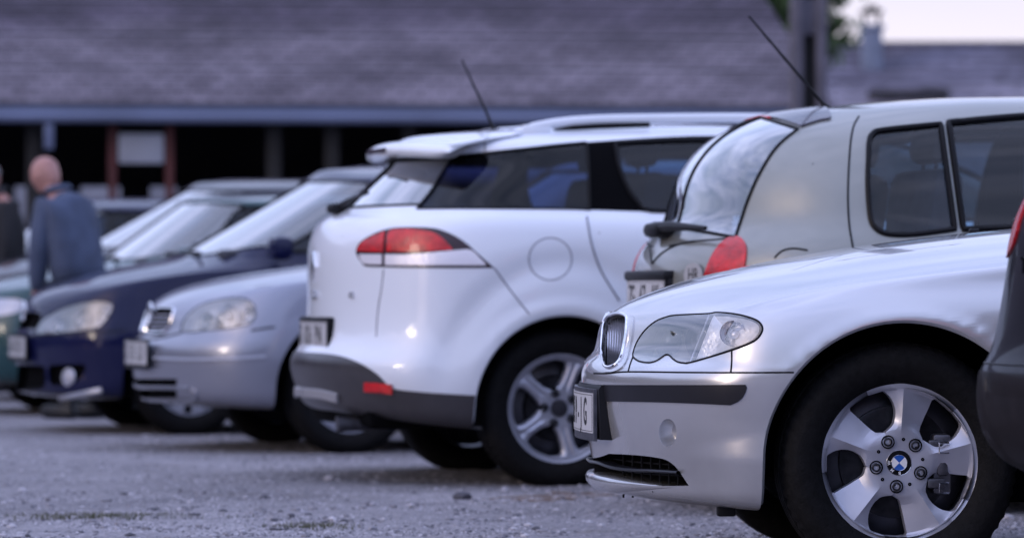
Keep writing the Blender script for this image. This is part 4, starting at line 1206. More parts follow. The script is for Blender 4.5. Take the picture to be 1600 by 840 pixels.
# ---- greige hatchback with a bulging tail window
def build_hatch():
    al = rad(15)
    root = empty('greige_hatchback', (1.10, 13.58, 0), al, label='grey beige hatchback with bulging rear window and long roof antenna behind the silver saloon', cat='car', group='cars parked side by side in the row')
    bw = (0, .02, .085, .22, .40)
    def R(xf, xr, w, z, zf=None, zr=None, bf=bw, br=(0, .03, .10, .24, .42), yf=(0, .30, .60, .87, .98)): return rloop(xf, xr, w, z, zf, zr, bf=bf, br=br, yf=yf, xb=2.45)
    rows = [
        R(-.53, 3.0, .74, (.20, .18, .18), .28), R(-.63, 3.05, .79, (.22, .20, .20), .31), R(-.665, 3.08, .81, (.30, .28, .28), .38),
        R(-.675, 3.1, .822, (.42, .42, .42), .48), R(-.675, 3.1, .828, (.52, .54, .54), .56), R(-.66, 3.09, .83, (.62, .64, .62), .62),
        R(-.652, 3.07, .828, (.72, .72, .70), .72, .70), R(-.648, 3.03, .824, (.80, .80, .77), .80, .77),
        R(-.638, 2.95, .815, (.87, .86, .84), .87, .84), R(-.608, 2.75, .80, (.925, .91, .90), .925, .90),
        R(-.562, 2.45, .785, (.965, .95, .95), .965, .96), R(-.534, 2.25, .768, (1.01, 1.0, 1.0), 1.01, 1.01, br=(0, .02, .06, .12, .2)),
        R(-.522, 2.05, .745, (1.09, 1.10, 1.09), 1.09, 1.10, br=(0, .02, .06, .12, .2)), R(-.492, 1.80, .712, (1.18, 1.20, 1.19), 1.18, 1.21, br=(0, .02, .06, .12, .2)),
        R(-.428, 1.55, .672, (1.262, 1.295, 1.28), 1.265, 1.31, br=(0, .02, .05, .1, .18)), R(-.345, 1.40, .630, (1.318, 1.355, 1.335), 1.328, 1.37, br=(0, .02, .05, .1, .18)),
    ]
    Tp = R(-.235, 1.28, .575, (1.358, 1.392, 1.37), 1.372, 1.405, br=(0, .02, .05, .1, .18)); rows.append(Tp)
    H = lambda x, y, zz, t: interp(x, [-.25, -.1, .1, .4, .8, 1.2, 1.5], [1.375, 1.398, 1.422, 1.445, 1.455, 1.44, 1.40]) - .045 * (abs(y) / .6) ** 2
    Z = [(.1 + .95 * i / (len(Tp) - 1), 0, 0) for i in range(len(Tp))]
    rows += between(Tp, Z, (.12, .35, .65), H); rows.append([(x, 0, H(x, 0, 0, 1)) for x, _, _ in Z])
    K = Kit(root, rows, M_BEIGE, 6, 9); b = K.b
    arch_cut(b, 0, .30, .35); arch_cut(b, 2.45, .30, .35)
    # side glass
    K.win([(1357, 245), (1358, 222), (1364, 209), (1382, 203), (1470, 194), (1470, 194), (1480, 270), (1492, 358), (1492, 358), (1430, 366), (1390, 366), (1370, 358), (1360, 340), (1356, 290)], 'quarter_window', 'cam', M_TWIN, r=.010)
    K.win([(1482, 192), (1482, 192), (1540, 186), (1620, 180), (1700, 177), (1780, 178), (1780, 178), (1790, 345), (1790, 345), (1620, 354), (1505, 358), (1505, 358)], 'door_window', 'cam', M_TWIN, r=.012)
    K.win([(1.08, 1.0), (1.08, 1.0), (1.03, 1.33), (1.03, 1.33), (1.2, 1.32), (1.55, 1.17), (1.9, 1.0), (1.9, 1.0)], 'door_window', 'side', M_GLASS, r=.01)
    # tail window wrapping round: ends on a curved edge
    K.win([(1040, 352), (1040, 352), (1100, 362), (1149, 371), (1149, 371), (1158, 345), (1170, 310), (1188, 270), (1214, 230), (1247, 202), (1247, 202), (1215, 192), (1185, 184), (1165, 184), (1100, 184), (1030, 230), (1030, 300)], 'rear_window', 'cam', M_TAILG, r=.006, mirror='join', off=.001)
    K.win([(-.66, 1.04), (-.66, 1.04), (-.57, 1.30), (-.45, 1.345), (0.01, 1.36), (.01, 1.36), (.01, 1.03), (.01, 1.03)], 'windscreen', 'rear', M_WIND, mirror='join', seal=False, cond=lambda p: p.x > 1.1)
    # dark roof-edge spoiler
    K.panel([(1172, 181), (1172, 181), (1215, 174), (1255, 168), (1285, 168), (1296, 176), (1298, 186), (1280, 190), (1252, 199), (1252, 199), (1222, 189), (1190, 183)], 'roof_spoiler', M_SPOIL, 'cam', off=.008, skirt=.014, mirror='join')
    K.panel([(1168, 185), (1168, 185), (1190, 179), (1205, 180), (1205, 186), (1205, 186), (1185, 188)], 'brake_light', M_RED, 'cam', off=.010, skirt=.01, mirror='join')
    # tail lamp
    P, o = K.panel([(1102, 428), (1102, 428), (1112, 402), (1126, 382), (1142, 371), (1156, 371), (1165, 380), (1167, 395), (1163, 425), (1158, 445), (1158, 445), (1100, 445), (1100, 445)], 'tail_lamp', M_RED, 'cam', off=.006, skirt=.012)
    K.seam([(1342, 182), (1333, 200), (1328, 235), (1325, 300), (1327, 350), (1334, 392)], r=.004)
    K.seam([(1210, 403), (1222, 392), (1240, 388), (1262, 391)], r=.004, name='fuel_flap')
    K.seam([(1150, 371), (1120, 374), (1085, 377), (1046, 384)], r=.004); K.seam([(1010, 440), (1018, 415), (1035, 395), (1060, 382), (1085, 377)], r=.005)
    b.finish(M_BEIGE)
    K.under(-.6, 2.95, wh=(0, 2.45), zc=.29, r=.35, top=.68, hw=.76)
    def hx(y, z): p = b.lhit(-abs(y), z, 'front'); return (b.Mi @ p).x
    BR = Matrix(((0, 0, -1, 0), (-1, 0, 0, 0), (0, 1, 0, 0), (0, 0, 0, 1)))
    xp = hx(.02, .74)
    g = G(); g.box((xp + .012, .02, .815), (.055, .48, .035), bev=.012); g.box((xp + .022, .02, .735), (.04, .48, .15), bev=.01); g.obj('plate_housing', M_PLA, root)
    plate(root, Matrix.Translation((xp - .004, .02, .742)) @ BR, [('Z', -.17), ('G', -.13), ('4', -.03), ('7', .01), ('A', .11), ('K', .15)], w=.44, curve=.15)
    # oval country sticker on the tailgate
    yy = -.36; p = b.lhit(yy, .815, 'front', .003); q0 = b.Mi @ p; nn = (b.R.transposed() @ b.normal(p))
    rot = Vector((0, 0, 1)).rotation_difference(nn).to_matrix().to_4x4()
    yaw = math.atan2(-nn.y, -nn.x)
    Ms = Matrix.Translation(q0) @ Matrix.Rotation(yaw, 4, 'Z') @ BR
    g = G(); g.prism([(.058 * math.cos(a), .042 * math.sin(a)) for a in np.linspace(0, 2 * PI, 33)[:-1]], lambda u, v, w: (u, v, w), .002); g.xf(Ms); st = g.obj('country_sticker', M_STICK, root)
    text('sticker_letters', 'HR', .062, M_INK, st, Ms @ Matrix.Translation((0, 0, .0025)), depth=.0004, sx=.8)
    xw = hx(.02, .975)
    g = G(); g.box((xw - .03, .05, .975), (.10, .16, .05), bev=.02); g.tube([(xw - .05, .08, .985), (xw - .055, -.15, .985), (xw - .02, -.42, .975)], [.020, .018, .007], n=8); g.obj('rear_wiper', M_PLA, root)
    p = b.Mi @ b.lhit(-.02, -.10, 'top'); antenna(root, p - Vector((0, 0, .005)), p + Vector((-.29, 0, .315)), r=.0048)
    K.seats((.22, 1.05), z=.92, tilt=8)
    for sd in (-1, 1): g = G(); g.box((1.82, sd * .9, 1.04), (.12, .19, .14), bev=.04); g.obj('mirror', M_BEIGE, root)
    K.wheels(.29, .175, .19, 'cap', y=.76, wb=2.45, z=.283, first=0)
M_TWIN = glassmat('tinted_side_glass', (.55, .72, .84), gain=1.0, ior=1.5)
M_STICK = simple('aged_sticker', (.36, .36, .38), .5)
M_TAILG = glassmat('reflective_tail_glass', (.22, .26, .30), gain=2.8, ior=1.75)
M_SPOIL = simple('purple_black_spoiler', (.05, .045, .07), .25, coat=.6)
build_hatch()

# ---- generic nose-left cars
def nose_car(name, label, loc, al, mat, nose, L=4.1, wb=2.6, w=.86, hood=((-.70, .72), (-.5, .80), (0, .87), (.45, .94), (.75, .99)), cowl=.60, belt=.93, roofz=1.42, ws_top=1.35, roof_x=(1.25, 2.6), cowl_z=.98, rear='hatch', detail=None, wheelR=.295, rimR=.20, style='cap', sub=(5, 7), wwin=True, edge_drop=.10, ycowl=.77, arch=.35, rail=None):
    root = empty(name, loc, al, label=label, cat='car', group='cars parked side by side in the row')
    xr = L + nose[0][0]
    rows = []
    for i, (xf, z, zs, ww) in enumerate(nose):     # nose profile from the bottom up: x, z at centre, z at side, width factor
        rows.append(loop(xf, xr - (.12 if i == 0 else .0), w * ww, (zs, zs, zs), bf=(0, .028, .11, .25, .42), br=(0, .03, .1, .2, .36), yf=(0, .28, .57, .86, .98), zf=z, xb=wb))
    hx_, hz_ = zip(*hood)
    A = loop(hood[0][0], xr - .05, w * .965, (belt - .10, belt - .05, belt - .03), bf=(0, .035, .13, .27, .42), br=(0, .03, .1, .2, .36), yf=(0, .28, .57, .85, .97), zf=hood[0][1], zr=belt, xb=wb); rows.append(A)
    C = loop(cowl, xr - .25, ycowl, (belt - .02, belt, belt + .02), bf=(0, .02, .07, .15, .26), br=(0, .02, .08, .16, .28), yf=(0, .3, .6, .86, .96), zf=cowl_z, zr=belt + .03, xb=wb)
    def H(x, y, z, t):
        if x < cowl + .1: return interp(x, hx_, hz_) - edge_drop * (abs(y) / (w * .95)) ** 2.4
        return z
    rows += between(A, C, (.08, .22, .42, .64, .84), H); rows.append(C)
    Tp = loop(roof_x[0], roof_x[1], .58, (ws_top, ws_top + .01, ws_top - .01), bf=(0, .01, .05, .11, .18), br=(0, .01, .05, .11, .18), yf=(0, .3, .6, .86, .96), zf=ws_top + .015, zr=ws_top, xb=wb, taper=(1, 1, 1, .98))
    rows += between(C, Tp, (.06, .35, .68, .93)); rows.append(Tp)
    roof_close(rows, Tp, roof_x[0] + .3, roof_x[1] - .3, roofz, dz=roofz - ws_top - .01, half=.58)
    K = Kit(root, rows, mat, *sub); b = K.b
    arch_cut(b, 0, wheelR, arch); arch_cut(b, wb, wheelR, arch)
    if detail: detail(K)
    if wwin:
        x0 = cowl + .40; x1 = roof_x[0] + .26
        K.win([(x0, belt + .025), (x0, belt + .025), ((x0 + x1) / 2 + .02, (belt + ws_top) / 2), (x1 - .02, ws_top - .045), (x1 + .25, ws_top - .035), (1.95, ws_top - .035), (1.95, ws_top - .035), (1.95, belt + .03), (1.95, belt + .03)], 'front_window', 'side', M_GLASS, r=.010, n=4)
        K.win([(2.03, belt + .03), (2.03, belt + .03), (2.03, ws_top - .035), (2.03, ws_top - .035), (2.35, ws_top - .05), (2.68, ws_top - .15), (2.78, belt + .06), (2.72, belt + .03)], 'rear_side_window', 'side', M_GLASS, r=.010, n=4)
        K.win([(-ycowl * .93, belt + .06), (-ycowl * .93, belt + .06), (-.60, ws_top - .06), (-.55, ws_top - .012), (-.3, ws_top), (.01, ws_top + .004), (.01, ws_top + .004), (.01, cowl_z + .012), (.01, cowl_z + .012), (-.4, cowl_z + .0)], 'windscreen', 'front', M_WIND, r=.006, mirror='join', n=4, cond=lambda p: p.x < roof_x[0] + .3 and p.x > cowl - .1)
        K.win([(-.58, belt + .08), (-.52, ws_top - .06), (.01, ws_top - .05), (.01, belt + .08)], 'rear_window', 'rear', M_GLASS, mirror='join', seal=False, smooth=False, cond=lambda p: p.x > roof_x[1] - .3)
    b.finish(mat)
    for sd in (-1, 1):
        g = G(); g.box((cowl + .36, sd * (w + .065), belt + .045), (.12, .20, .13), bev=.04); g.box((cowl + .37, sd * (w - .01), belt + .03), (.06, .10, .05), bev=.015); g.obj('mirror', mat, root)
    K.under(nose[0][0] + .15, xr - .2, wh=(0, wb), zc=wheelR - .01, r=arch, top=.60, hw=w * .93)
    g = G(); g.box((-.02, 0, .52), (abs(nose[0][0]) * 1.1, .9, .34), bev=.05); g.obj('engine_bay', M_BLK, root)
    g = G(); g.box((cowl + .35, 0, belt - .02), (.5, 1.3, .12), bev=.05); g.obj('dashboard', M_SEAT, root)
    K.seats((1.45, 2.35), z=.96)
    for yy in (-.3, .3):
        g = G(); g.tube([(cowl + .02, yy - .2, cowl_z + .012), (cowl + .06, yy + .3, cowl_z + .022)], .009, n=6); g.obj('wiper', M_PLA, root)
    K.wheels(wheelR, .19, rimR, style, y=w - .065, wb=wb, first=1, rot=8)
    return K
BRL = Matrix(((0, 0, -1, 0), (-1, 0, 0, 0), (0, 1, 0, 0), (0, 0, 0, 1)))

# ---- silver-blue hatchback
def det_blue(K):
    b = K.b; A = lambda pts: [(180 + x / 2.211, 360 + y / 2.211) for x, y in pts]
    K.lamp(A([(228, 345), (228, 345), (240, 305), (285, 263), (340, 243), (400, 233), (450, 236), (478, 258), (484, 290), (470, 318), (430, 330), (380, 338), (300, 346), (260, 350)]), bowls=[(350, 492, .065), (318, 503, .05), (384, 488, .04)], depth=.055, back=M_INS, seal=.003)
    P, o = K.recess(A([(108, 285), (115, 274), (150, 270), (200, 272), (205, 280), (190, 325), (172, 350), (150, 355), (105, 352), (95, 345), (100, 315)]), 'grille_opening', M_BLK, depth=.04)
    P.rim('grille_frame', M_CHR, .010, off=.002, parent=o)
    for zy in (288, 304, 320, 336):
        K.seam(A([(104, zy), (150, zy + 1), (196, zy + 2)]), r=.005, name='grille_bar', mat=M_CAP, off=-.010, parent=o)
    K.seam(A([(60, 372), (90, 378), (150, 372), (230, 352)]), r=.0048); K.seam(A([(470, 345), (520, 337), (552, 333)]), r=.0048)
    K.recess(A([(30, 512), (30, 512), (205, 512), (212, 518), (212, 570), (205, 578), (30, 578), (30, 578)]), 'lower_intake', M_BLK, depth=.05)
    K.seam(A([(60, 540), (150, 541), (255, 545)]), r=.011, name='intake_bar', mat=M_SBLUE, off=-.001)
    K.seam(A([(60, 578), (150, 585), (240, 590), (275, 582), (282, 562), (262, 545)]), r=.009, name='intake_frame', mat=M_SBLUE, off=.002)
    K.seam(A([(130, 440), (250, 446), (400, 443), (520, 436)]), r=.007, name='bumper_moulding', mat=M_CAP, off=.002)
    K.seam([(.55, .25), (.57, .6), (.56, .88)], mode='side')
Kb = nose_car('silver_blue_hatchback', 'silver blue hatchback with a plastic wheel cover, nose just left of the white estate', (-.985, 18.765, 0), rad(17), M_SBLUE,
    [(-.70, .22, .20, .90), (-.83, .235, .21, .955), (-.862, .28, .26, .985), (-.868, .36, .34, .995), (-.876, .42, .42, 1.0), (-.872, .49, .50, 1.0), (-.850, .525, .55, .998), (-.825, .56, .60, .995), (-.812, .62, .67, .985), (-.785, .68, .74, .975)],
    hood=((-.75, .715), (-.66, .765), (-.5, .815), (-.3, .85), (0, .895), (.3, .93), (.62, .965)), detail=det_blue, wheelR=.300, rimR=.208, style='cap', belt=.95, edge_drop=.075, arch=.372)
xk = lambda K, z: (K.b.Mi @ K.b.lhit(-.02, z, 'front')).x
plate(Kb.root, Matrix.Translation((xk(Kb, .475) - .014, 0, .465)) @ BRL, [('Z', -.21), ('G', -.165), ('5', -.04), ('1', .0), ('3', .04), ('L', .13), ('U', .18)], curve=.25)
def emblem(K, z, r, kind='ring'):
    x = xk(K, z); g = G()
    g.tube([(x - .012, r * math.cos(a), z + r * math.sin(a)) for a in np.linspace(0, 2 * PI, 25)[:-1]], r * .13, n=6, closed=True)
    if kind == 'bolt': g.tube([(x - .012, r * 1.3, z - r * .1), (x - .014, r * .1, z - r * .12), (x - .014, -r * .1, z + r * .12), (x - .012, -r * 1.3, z + r * .1)], r * .13, n=6)
    else: g.tube([(x - .012, .6 * r, z + .6 * r), (x - .012, .2 * r, z - .7 * r), (x - .012, 0, z), (x - .012, -.2 * r, z - .7 * r), (x - .012, -.6 * r, z + .6 * r)], r * .1, n=6)
    g.obj('emblem', M_CHR, K.root)
emblem(Kb, .66, .045, 'bolt')

# ---- navy hatchback
def det_navy(K):
    A = lambda pts: [(x / 1.68, 220 + y / 1.68) for x, y in pts]
    K.lamp(A([(95, 498), (103, 480), (122, 462), (160, 441), (215, 425), (262, 420), (292, 426), (296, 440), (282, 465), (262, 487), (225, 496), (170, 503), (120, 507), (100, 506)]), bowls=[(160, 489, .05), (123, 496, .055), (88, 505, .045)], depth=.05, back=M_CAP, seal=.003)
    K.recess(A([(40, 470), (40, 470), (60, 452), (104, 452), (106, 470), (98, 490), (60, 492), (36, 492)]), 'grille_opening', M_BLK, depth=.03)
    K.recess(A([(10, 588), (10, 588), (60, 588), (110, 590), (118, 605), (118, 640), (100, 652), (10, 660), (10, 660)]), 'lower_intake', M_BLK, depth=.05)
    K.recess(A([(128, 600), (135, 588), (190, 586), (222, 588), (218, 612), (195, 634), (150, 642), (132, 635)]), 'fog_recess', M_BLK, depth=.035)
    K.seam(A([(20, 682), (60, 682), (120, 676), (200, 664), (268, 652)]), r=.016, name='lip_moulding', mat=M_CAP, off=.006)  # pale grey-blue moulding along the lower lip
    g = G(); p = K.b.hit(105, 589, -.01)
    if p is not None:
        n_ = K.b.normal(p); rot = Vector((0, 1, 0)).rotation_difference(-n_).to_matrix().to_4x4(); g.lathe([(.052, .0), (.045, -.010), (.001, -.016)], n=24); g.xf(Matrix.Translation(p) @ rot); K.b.emitG('fog_lamp', g, M_ALU)
    K.seam(A([(30, 508), (60, 512), (100, 512), (200, 505), (290, 500), (330, 495)]), r=.003)
    K.seam([(.55, .25), (.57, .6), (.56, .88)], mode='side')
Kn = nose_car('navy_hatchback', 'dark navy blue hatchback with silver-blue lip, behind the silver blue hatchback', (-1.925, 21.065, 0), rad(17), M_NAVY,
    [(-.64, .19, .19, .90), (-.79, .205, .20, .955), (-.81, .25, .24, .985), (-.795, .34, .32, .995), (-.802, .42, .42, 1.0), (-.805, .49, .50, 1.0), (-.790, .55, .57, .998), (-.770, .60, .63, .99), (-.755, .655, .70, .98)],
    hood=((-.75, .70), (-.68, .76), (-.5, .82), (-.27, .888), (0, .93), (.17, .955)), L=3.97, wb=2.47, w=.84, cowl=.09, cowl_z=.955, belt=.945, roofz=1.46, ws_top=1.365, roof_x=(.84, 2.60), detail=det_navy, wheelR=.298, rimR=.200, style='cap', edge_drop=.07, arch=.37)
plate(Kn.root, Matrix.Translation((xk(Kn, .44) - .012, 0, .46)) @ BRL, [('Z', -.21), ('G', -.165), ('6', -.04), ('4', .0), ('0', .04), ('D', .13), ('B', .18)], curve=.25)
emblem(Kn, .655, .05, 'v')

# ---- cars farther down the row (only hood, glass and roof show)
FAR = [(-.66, .19, .19, .90), (-.80, .21, .20, .955), (-.82, .30, .30, .99), (-.83, .45, .45, 1.0), (-.80, .58, .60, .995), (-.76, .66, .70, .98)]
def far_lamp(K):
    K.win([(-.80, .60), (-.80, .60), (-.62, .70), (-.50, .72), (-.40, .70), (-.42, .64), (-.60, .60), (-.7, .585)], 'headlight', 'side', M_CAP, seal=False, cond=lambda p: p.x < 0)
    K.win([(-.30, .50), (-.30, .50), (-.30, .62), (.01, .64), (.01, .64), (.01, .50), (.01, .50)], 'grille', 'front', M_BLK, seal=False, mirror='join', cond=lambda p: p.x < 0)
Kt = nose_car('teal_hatchback', 'dark teal hatchback behind the stooping man, its bonnet mirroring the sky', (-2.82, 24.25, 0), rad(17), M_TEAL, FAR,
    hood=((-.74, .74), (-.5, .83), (-.25, .885), (0, .92), (.25, .95)), cowl=.22, cowl_z=.955, belt=.92, roofz=1.385, ws_top=1.32, roof_x=(.76, 2.5), sub=(3, 4), detail=far_lamp)
Kd = nose_car('dark_grey_people_carrier', 'tall dark grey people carrier with pale windscreen, beyond the teal hatchback', (-3.28, 27.2, 0), rad(17), M_DGREY, FAR,
    hood=((-.72, .80), (-.5, .92), (-.3, .985), (0, 1.03), (.25, 1.055)), cowl=.22, cowl_z=1.065, belt=1.0, roofz=1.565, ws_top=1.475, roof_x=(1.0, 2.9), sub=(3, 4), L=4.4, detail=far_lamp)
Kf = nose_car('midnight_blue_hatchback', 'midnight blue car, only its roof showing beyond the people carrier', (-4.6, 30.6, 0), rad(17), M_NAVY, FAR,
    hood=((-.74, .74), (-.5, .84), (-.25, .90), (0, .94), (.25, .98)), cowl=.26, cowl_z=.99, belt=.96, roofz=1.51, ws_top=1.42, roof_x=(1.0, 2.6), sub=(3, 4), detail=far_lamp)

# ---- black car at the right edge, nearest of all, tail toward image left
def build_black():
    root = empty('black_hatchback', (1.947, 8.30, 0), rad(14), label='black car at the right edge, only its tail with red lamp and bumper in view', cat='car', group='cars parked side by side in the row')
    bf = (0, .012, .055, .17, .34)
    def R(xf, xr, w, z, zf=None, zr=None): return rloop(xf, xr, w, z, zf, zr, bf=bf, yf=(0, .30, .60, .88, .985), xb=2.5)
    rows = [R(-.62, 3.1, .76, (.24, .20, .20), .36), R(-.74, 3.15, .81, (.27, .22, .22), .375), R(-.82, 3.18, .84, (.33, .28, .28), .40), R(-.862, 3.2, .855, (.42, .40, .40), .455),
            R(-.872, 3.2, .86, (.50, .50, .50), .52), R(-.868, 3.2, .862, (.56, .56, .56), .567), R(-.862, 3.2, .862, (.59, .60, .60), .588), R(-.838, 3.19, .862, (.62, .63, .63), .62), R(-.822, 3.18, .862, (.68, .68, .66), .68),
            R(-.804, 3.15, .86, (.78, .77, .74), .78, .74), R(-.790, 3.1, .855, (.88, .86, .82), .88, .82), R(-.765, 3.0, .84, (.96, .93, .90), .965, .90), R(-.72, 2.6, .81, (1.01, .98, .97), 1.02, .97),
            R(-.66, 2.3, .76, (1.10, 1.10, 1.07), 1.13, 1.10), R(-.55, 1.9, .69, (1.27, 1.29, 1.26), 1.29, 1.30), ]
    Tp = R(-.46, 1.65, .61, (1.375, 1.41, 1.38), 1.385, 1.41); rows.append(Tp)
    roof_close(rows, Tp, -.1, 1.3, 1.47)
    K = Kit(root, rows, M_BLACK, 6, 7); b = K.b
    arch_cut(b, 0, .31, .36); arch_cut(b, 2.5, .31, .36)
    P, o = K.panel([(-.88, .845), (-.88, .845), (-.60, .835), (-.50, .845), (-.44, .87), (-.43, .93), (-.46, .985), (-.60, 1.0), (-.88, 1.0), (-.88, 1.0)], 'tail_lamp', M_RED, 'front', off=.006, skirt=.012)
    K.win([(-.66, 1.06), (-.66, 1.06), (-.58, 1.33), (.01, 1.36), (.01, 1.36), (.01, 1.06), (.01, 1.06)], 'rear_window', 'front', M_GLASS, mirror='join', cond=lambda p: p.x < 0)
    K.win([(-.30, 1.06), (-.30, 1.06), (-.18, 1.33), (.6, 1.37), (.6, 1.37), (.62, 1.04), (.62, 1.04)], 'rear_side_window', 'side', M_GLASS)
    K.win([(.70, 1.04), (.70, 1.04), (.68, 1.37), (1.3, 1.34), (2.0, 1.04), (2.0, 1.04)], 'front_window', 'side', M_GLASS)
    K.panel([(-.90, .33), (-.90, .33), (-.90, .583), (-.90, .583), (.0, .583), (.0, .583), (.0, .33), (.0, .33)], 'bumper', M_BUMP, 'front', off=.002, skirt=0, mirror='join')
    K.seam([(-.80, .60), (-.4, .60), (0, .602)], mode='front', r=.003); K.seam([(.66, .25), (.68, .6), (.64, 1.02)], mode='side'); K.seam([(1.7, .25), (1.72, .6), (1.7, 1.02)], mode='side')
    b.finish(M_BLACK)
    K.under(-.5, 3.05, wh=(0, 2.5), zc=.30, top=.66)
    x = (b.Mi @ b.lhit(-.02, .83, 'front')).x
    text('badge', 'TDi', .05, M_CHR, root, Matrix.Translation((x + .004, .25, .815)) @ Matrix.Rotation(rad(-4), 4, 'Z') @ BRL, depth=.003, bold=True)
    plate(root, Matrix.Translation((x + .01, -.14, .70)) @ BRL, [('Z', -.21), ('G', -.165), ('3', -.04), ('3', .0), ('8', .04), ('T', .13), ('M', .18)])
    for sd in (-1, 1): g = G(); g.box((1.95, sd * .92, 1.06), (.12, .19, .14), bev=.04); g.obj('mirror', M_BLACK, root)
    K.seats((.3, 1.3), z=.98)
    K.wheels(.31, .195, .205, 'five', y=.79, wb=2.5, first=0)
build_black()
# ------------------------------------------------------------------ things on the ground, people, buildings, trees
def wood(name, col, scale=3): return simple(name, col, .8, var=.35, scale=scale, bump=.3, bscale=30)
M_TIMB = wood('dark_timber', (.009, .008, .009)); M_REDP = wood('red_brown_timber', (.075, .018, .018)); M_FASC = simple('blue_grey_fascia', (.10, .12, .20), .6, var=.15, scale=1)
M_PANEL = simple('pale_sign_board', (.30, .31, .36), .6, var=.12, scale=2); M_WALLD = simple('near_black_wall', (.016, .014, .016), .95, var=.4, scale=1.5)  # M_WALLD: near-black mottled tone for walls and rear roofs
M_CONC = simple('grey_concrete', (.10, .095, .125), .85, var=.25, scale=4, bump=.3, bscale=40); M_CHIM = simple('blue_grey_render', (.14, .17, .25), .8, var=.15, scale=4)
def roof_mat(name, ca, cb, cc, rows=5.5):
    m, nt, b = new_mat(name); N = nt.nodes; L = nt.links; setp(b, rough=.85)
    tc = N.new('ShaderNodeTexCoord')
    br = N.new('ShaderNodeTexBrick'); br.inputs['Scale'].default_value = 1.0; br.inputs['Brick Width'].default_value = .22; br.inputs['Row Height'].default_value = .17
    br.inputs['Mortar Size'].default_value = .018; br.inputs['Color1'].default_value = ca + (1,); br.inputs['Color2'].default_value = cb + (1,); br.inputs['Mortar'].default_value = (.07, .065, .08, 1)
    L.new(tc.outputs['UV'], br.inputs['Vector'])
    n = N.new('ShaderNodeTexNoise'); n.inputs['Scale'].default_value = .8; n.inputs['Detail'].default_value = 8; n.inputs['Roughness'].default_value = .7
    mp = N.new('ShaderNodeMapping'); mp.inputs['Scale'].default_value = (.7, 1.2, 1); L.new(tc.outputs['UV'], mp.inputs[0]); L.new(mp.outputs[0], n.inputs['Vector'])
    r = N.new('ShaderNodeValToRGB'); r.color_ramp.elements[0].position = .38; r.color_ramp.elements[0].color = (.48, .45, .50, 1); r.color_ramp.elements[1].position = .66; r.color_ramp.elements[1].color = (1.5, 1.46, 1.48, 1)
    L.new(n.outputs['Fac'], r.inputs['Fac'])
    mu = N.new('ShaderNodeMix'); mu.data_type = 'RGBA'; mu.blend_type = 'MULTIPLY'; mu.inputs['Factor'].default_value = 1; L.new(br.outputs['Color'], mu.inputs['A']); L.new(r.outputs['Color'], mu.inputs['B'])
    # lichen-pale lower courses, mossy dark upper courses
    sp = N.new('ShaderNodeSeparateXYZ'); L.new(tc.outputs['UV'], sp.inputs[0])
    n2 = N.new('ShaderNodeTexNoise'); n2.inputs['Scale'].default_value = .5; n2.inputs['Detail'].default_value = 5; L.new(mp.outputs[0], n2.inputs['Vector'])
    ad = N.new('ShaderNodeMath'); ad.operation = 'MULTIPLY_ADD'; ad.inputs[1].default_value = 1.6; L.new(n2.outputs['Fac'], ad.inputs[0]); L.new(sp.outputs['Y'], ad.inputs[2])
    mr = N.new('ShaderNodeMapRange'); mr.inputs['From Min'].default_value = 2.2; mr.inputs['From Max'].default_value = 3.0; L.new(ad.outputs[0], mr.inputs['Value'])
    mx = N.new('ShaderNodeMix'); mx.data_type = 'RGBA'; mx.blend_type = 'MULTIPLY'; L.new(mr.outputs[0], mx.inputs['Factor']); L.new(mu.outputs['Result'], mx.inputs['A']); mx.inputs['B'].default_value = cc + (1,)
    L.new(mx.outputs['Result'], b.inputs['Base Color'])
    bp = N.new('ShaderNodeBump'); bp.inputs['Distance'].default_value = .03; L.new(br.outputs['Fac'], bp.inputs['Height']); L.new(bp.outputs['Normal'], b.inputs['Normal'])
    return m
def roof_slab(root, x0, x1, z0, depth, rise, th, mat, name='roof', inset=0.0, courses=44):
    """pitched slab of overlapping courses, eave at y=0"""
    g = G(); uv = []
    L_ = math.hypot(depth, rise); c = depth / L_; s_ = rise / L_
    n = courses
    for i in range(n):
        a = L_ * i / n; e = L_ * (i + 1) / n + .04
        z_a, z_e = z0 + a * s_, z0 + e * s_
        o = .018; xa_, xe_ = x1 - inset * i / n, x1 - inset * (i + 1) / n
        V = [(x0, a * c - s_ * o, z_a + c * o), (xa_, a * c - s_ * o, z_a + c * o), (xe_, e * c, z_e), (x0, e * c, z_e), (x0, a * c, z_a - .02), (xa_, a * c, z_a - .02)]
        g.add(V, [(0, 1, 2, 3), (4, 5, 1, 0)])
    g.add([(x0, 0, z0 - .03), (x1, 0, z0 - .03), (x1 - inset, depth, z0 + rise - .05), (x0, depth, z0 + rise - .05)], [(3, 2, 1, 0)])
    o = g.obj(name, mat, root, smooth=False)
    uvl = o.data.uv_layers.new(name='UVMap')
    for lp in o.data.loops:
        v = o.data.vertices[lp.vertex_index].co; uvl.data[lp.index].uv = (v.x, v.y / c)
    return o
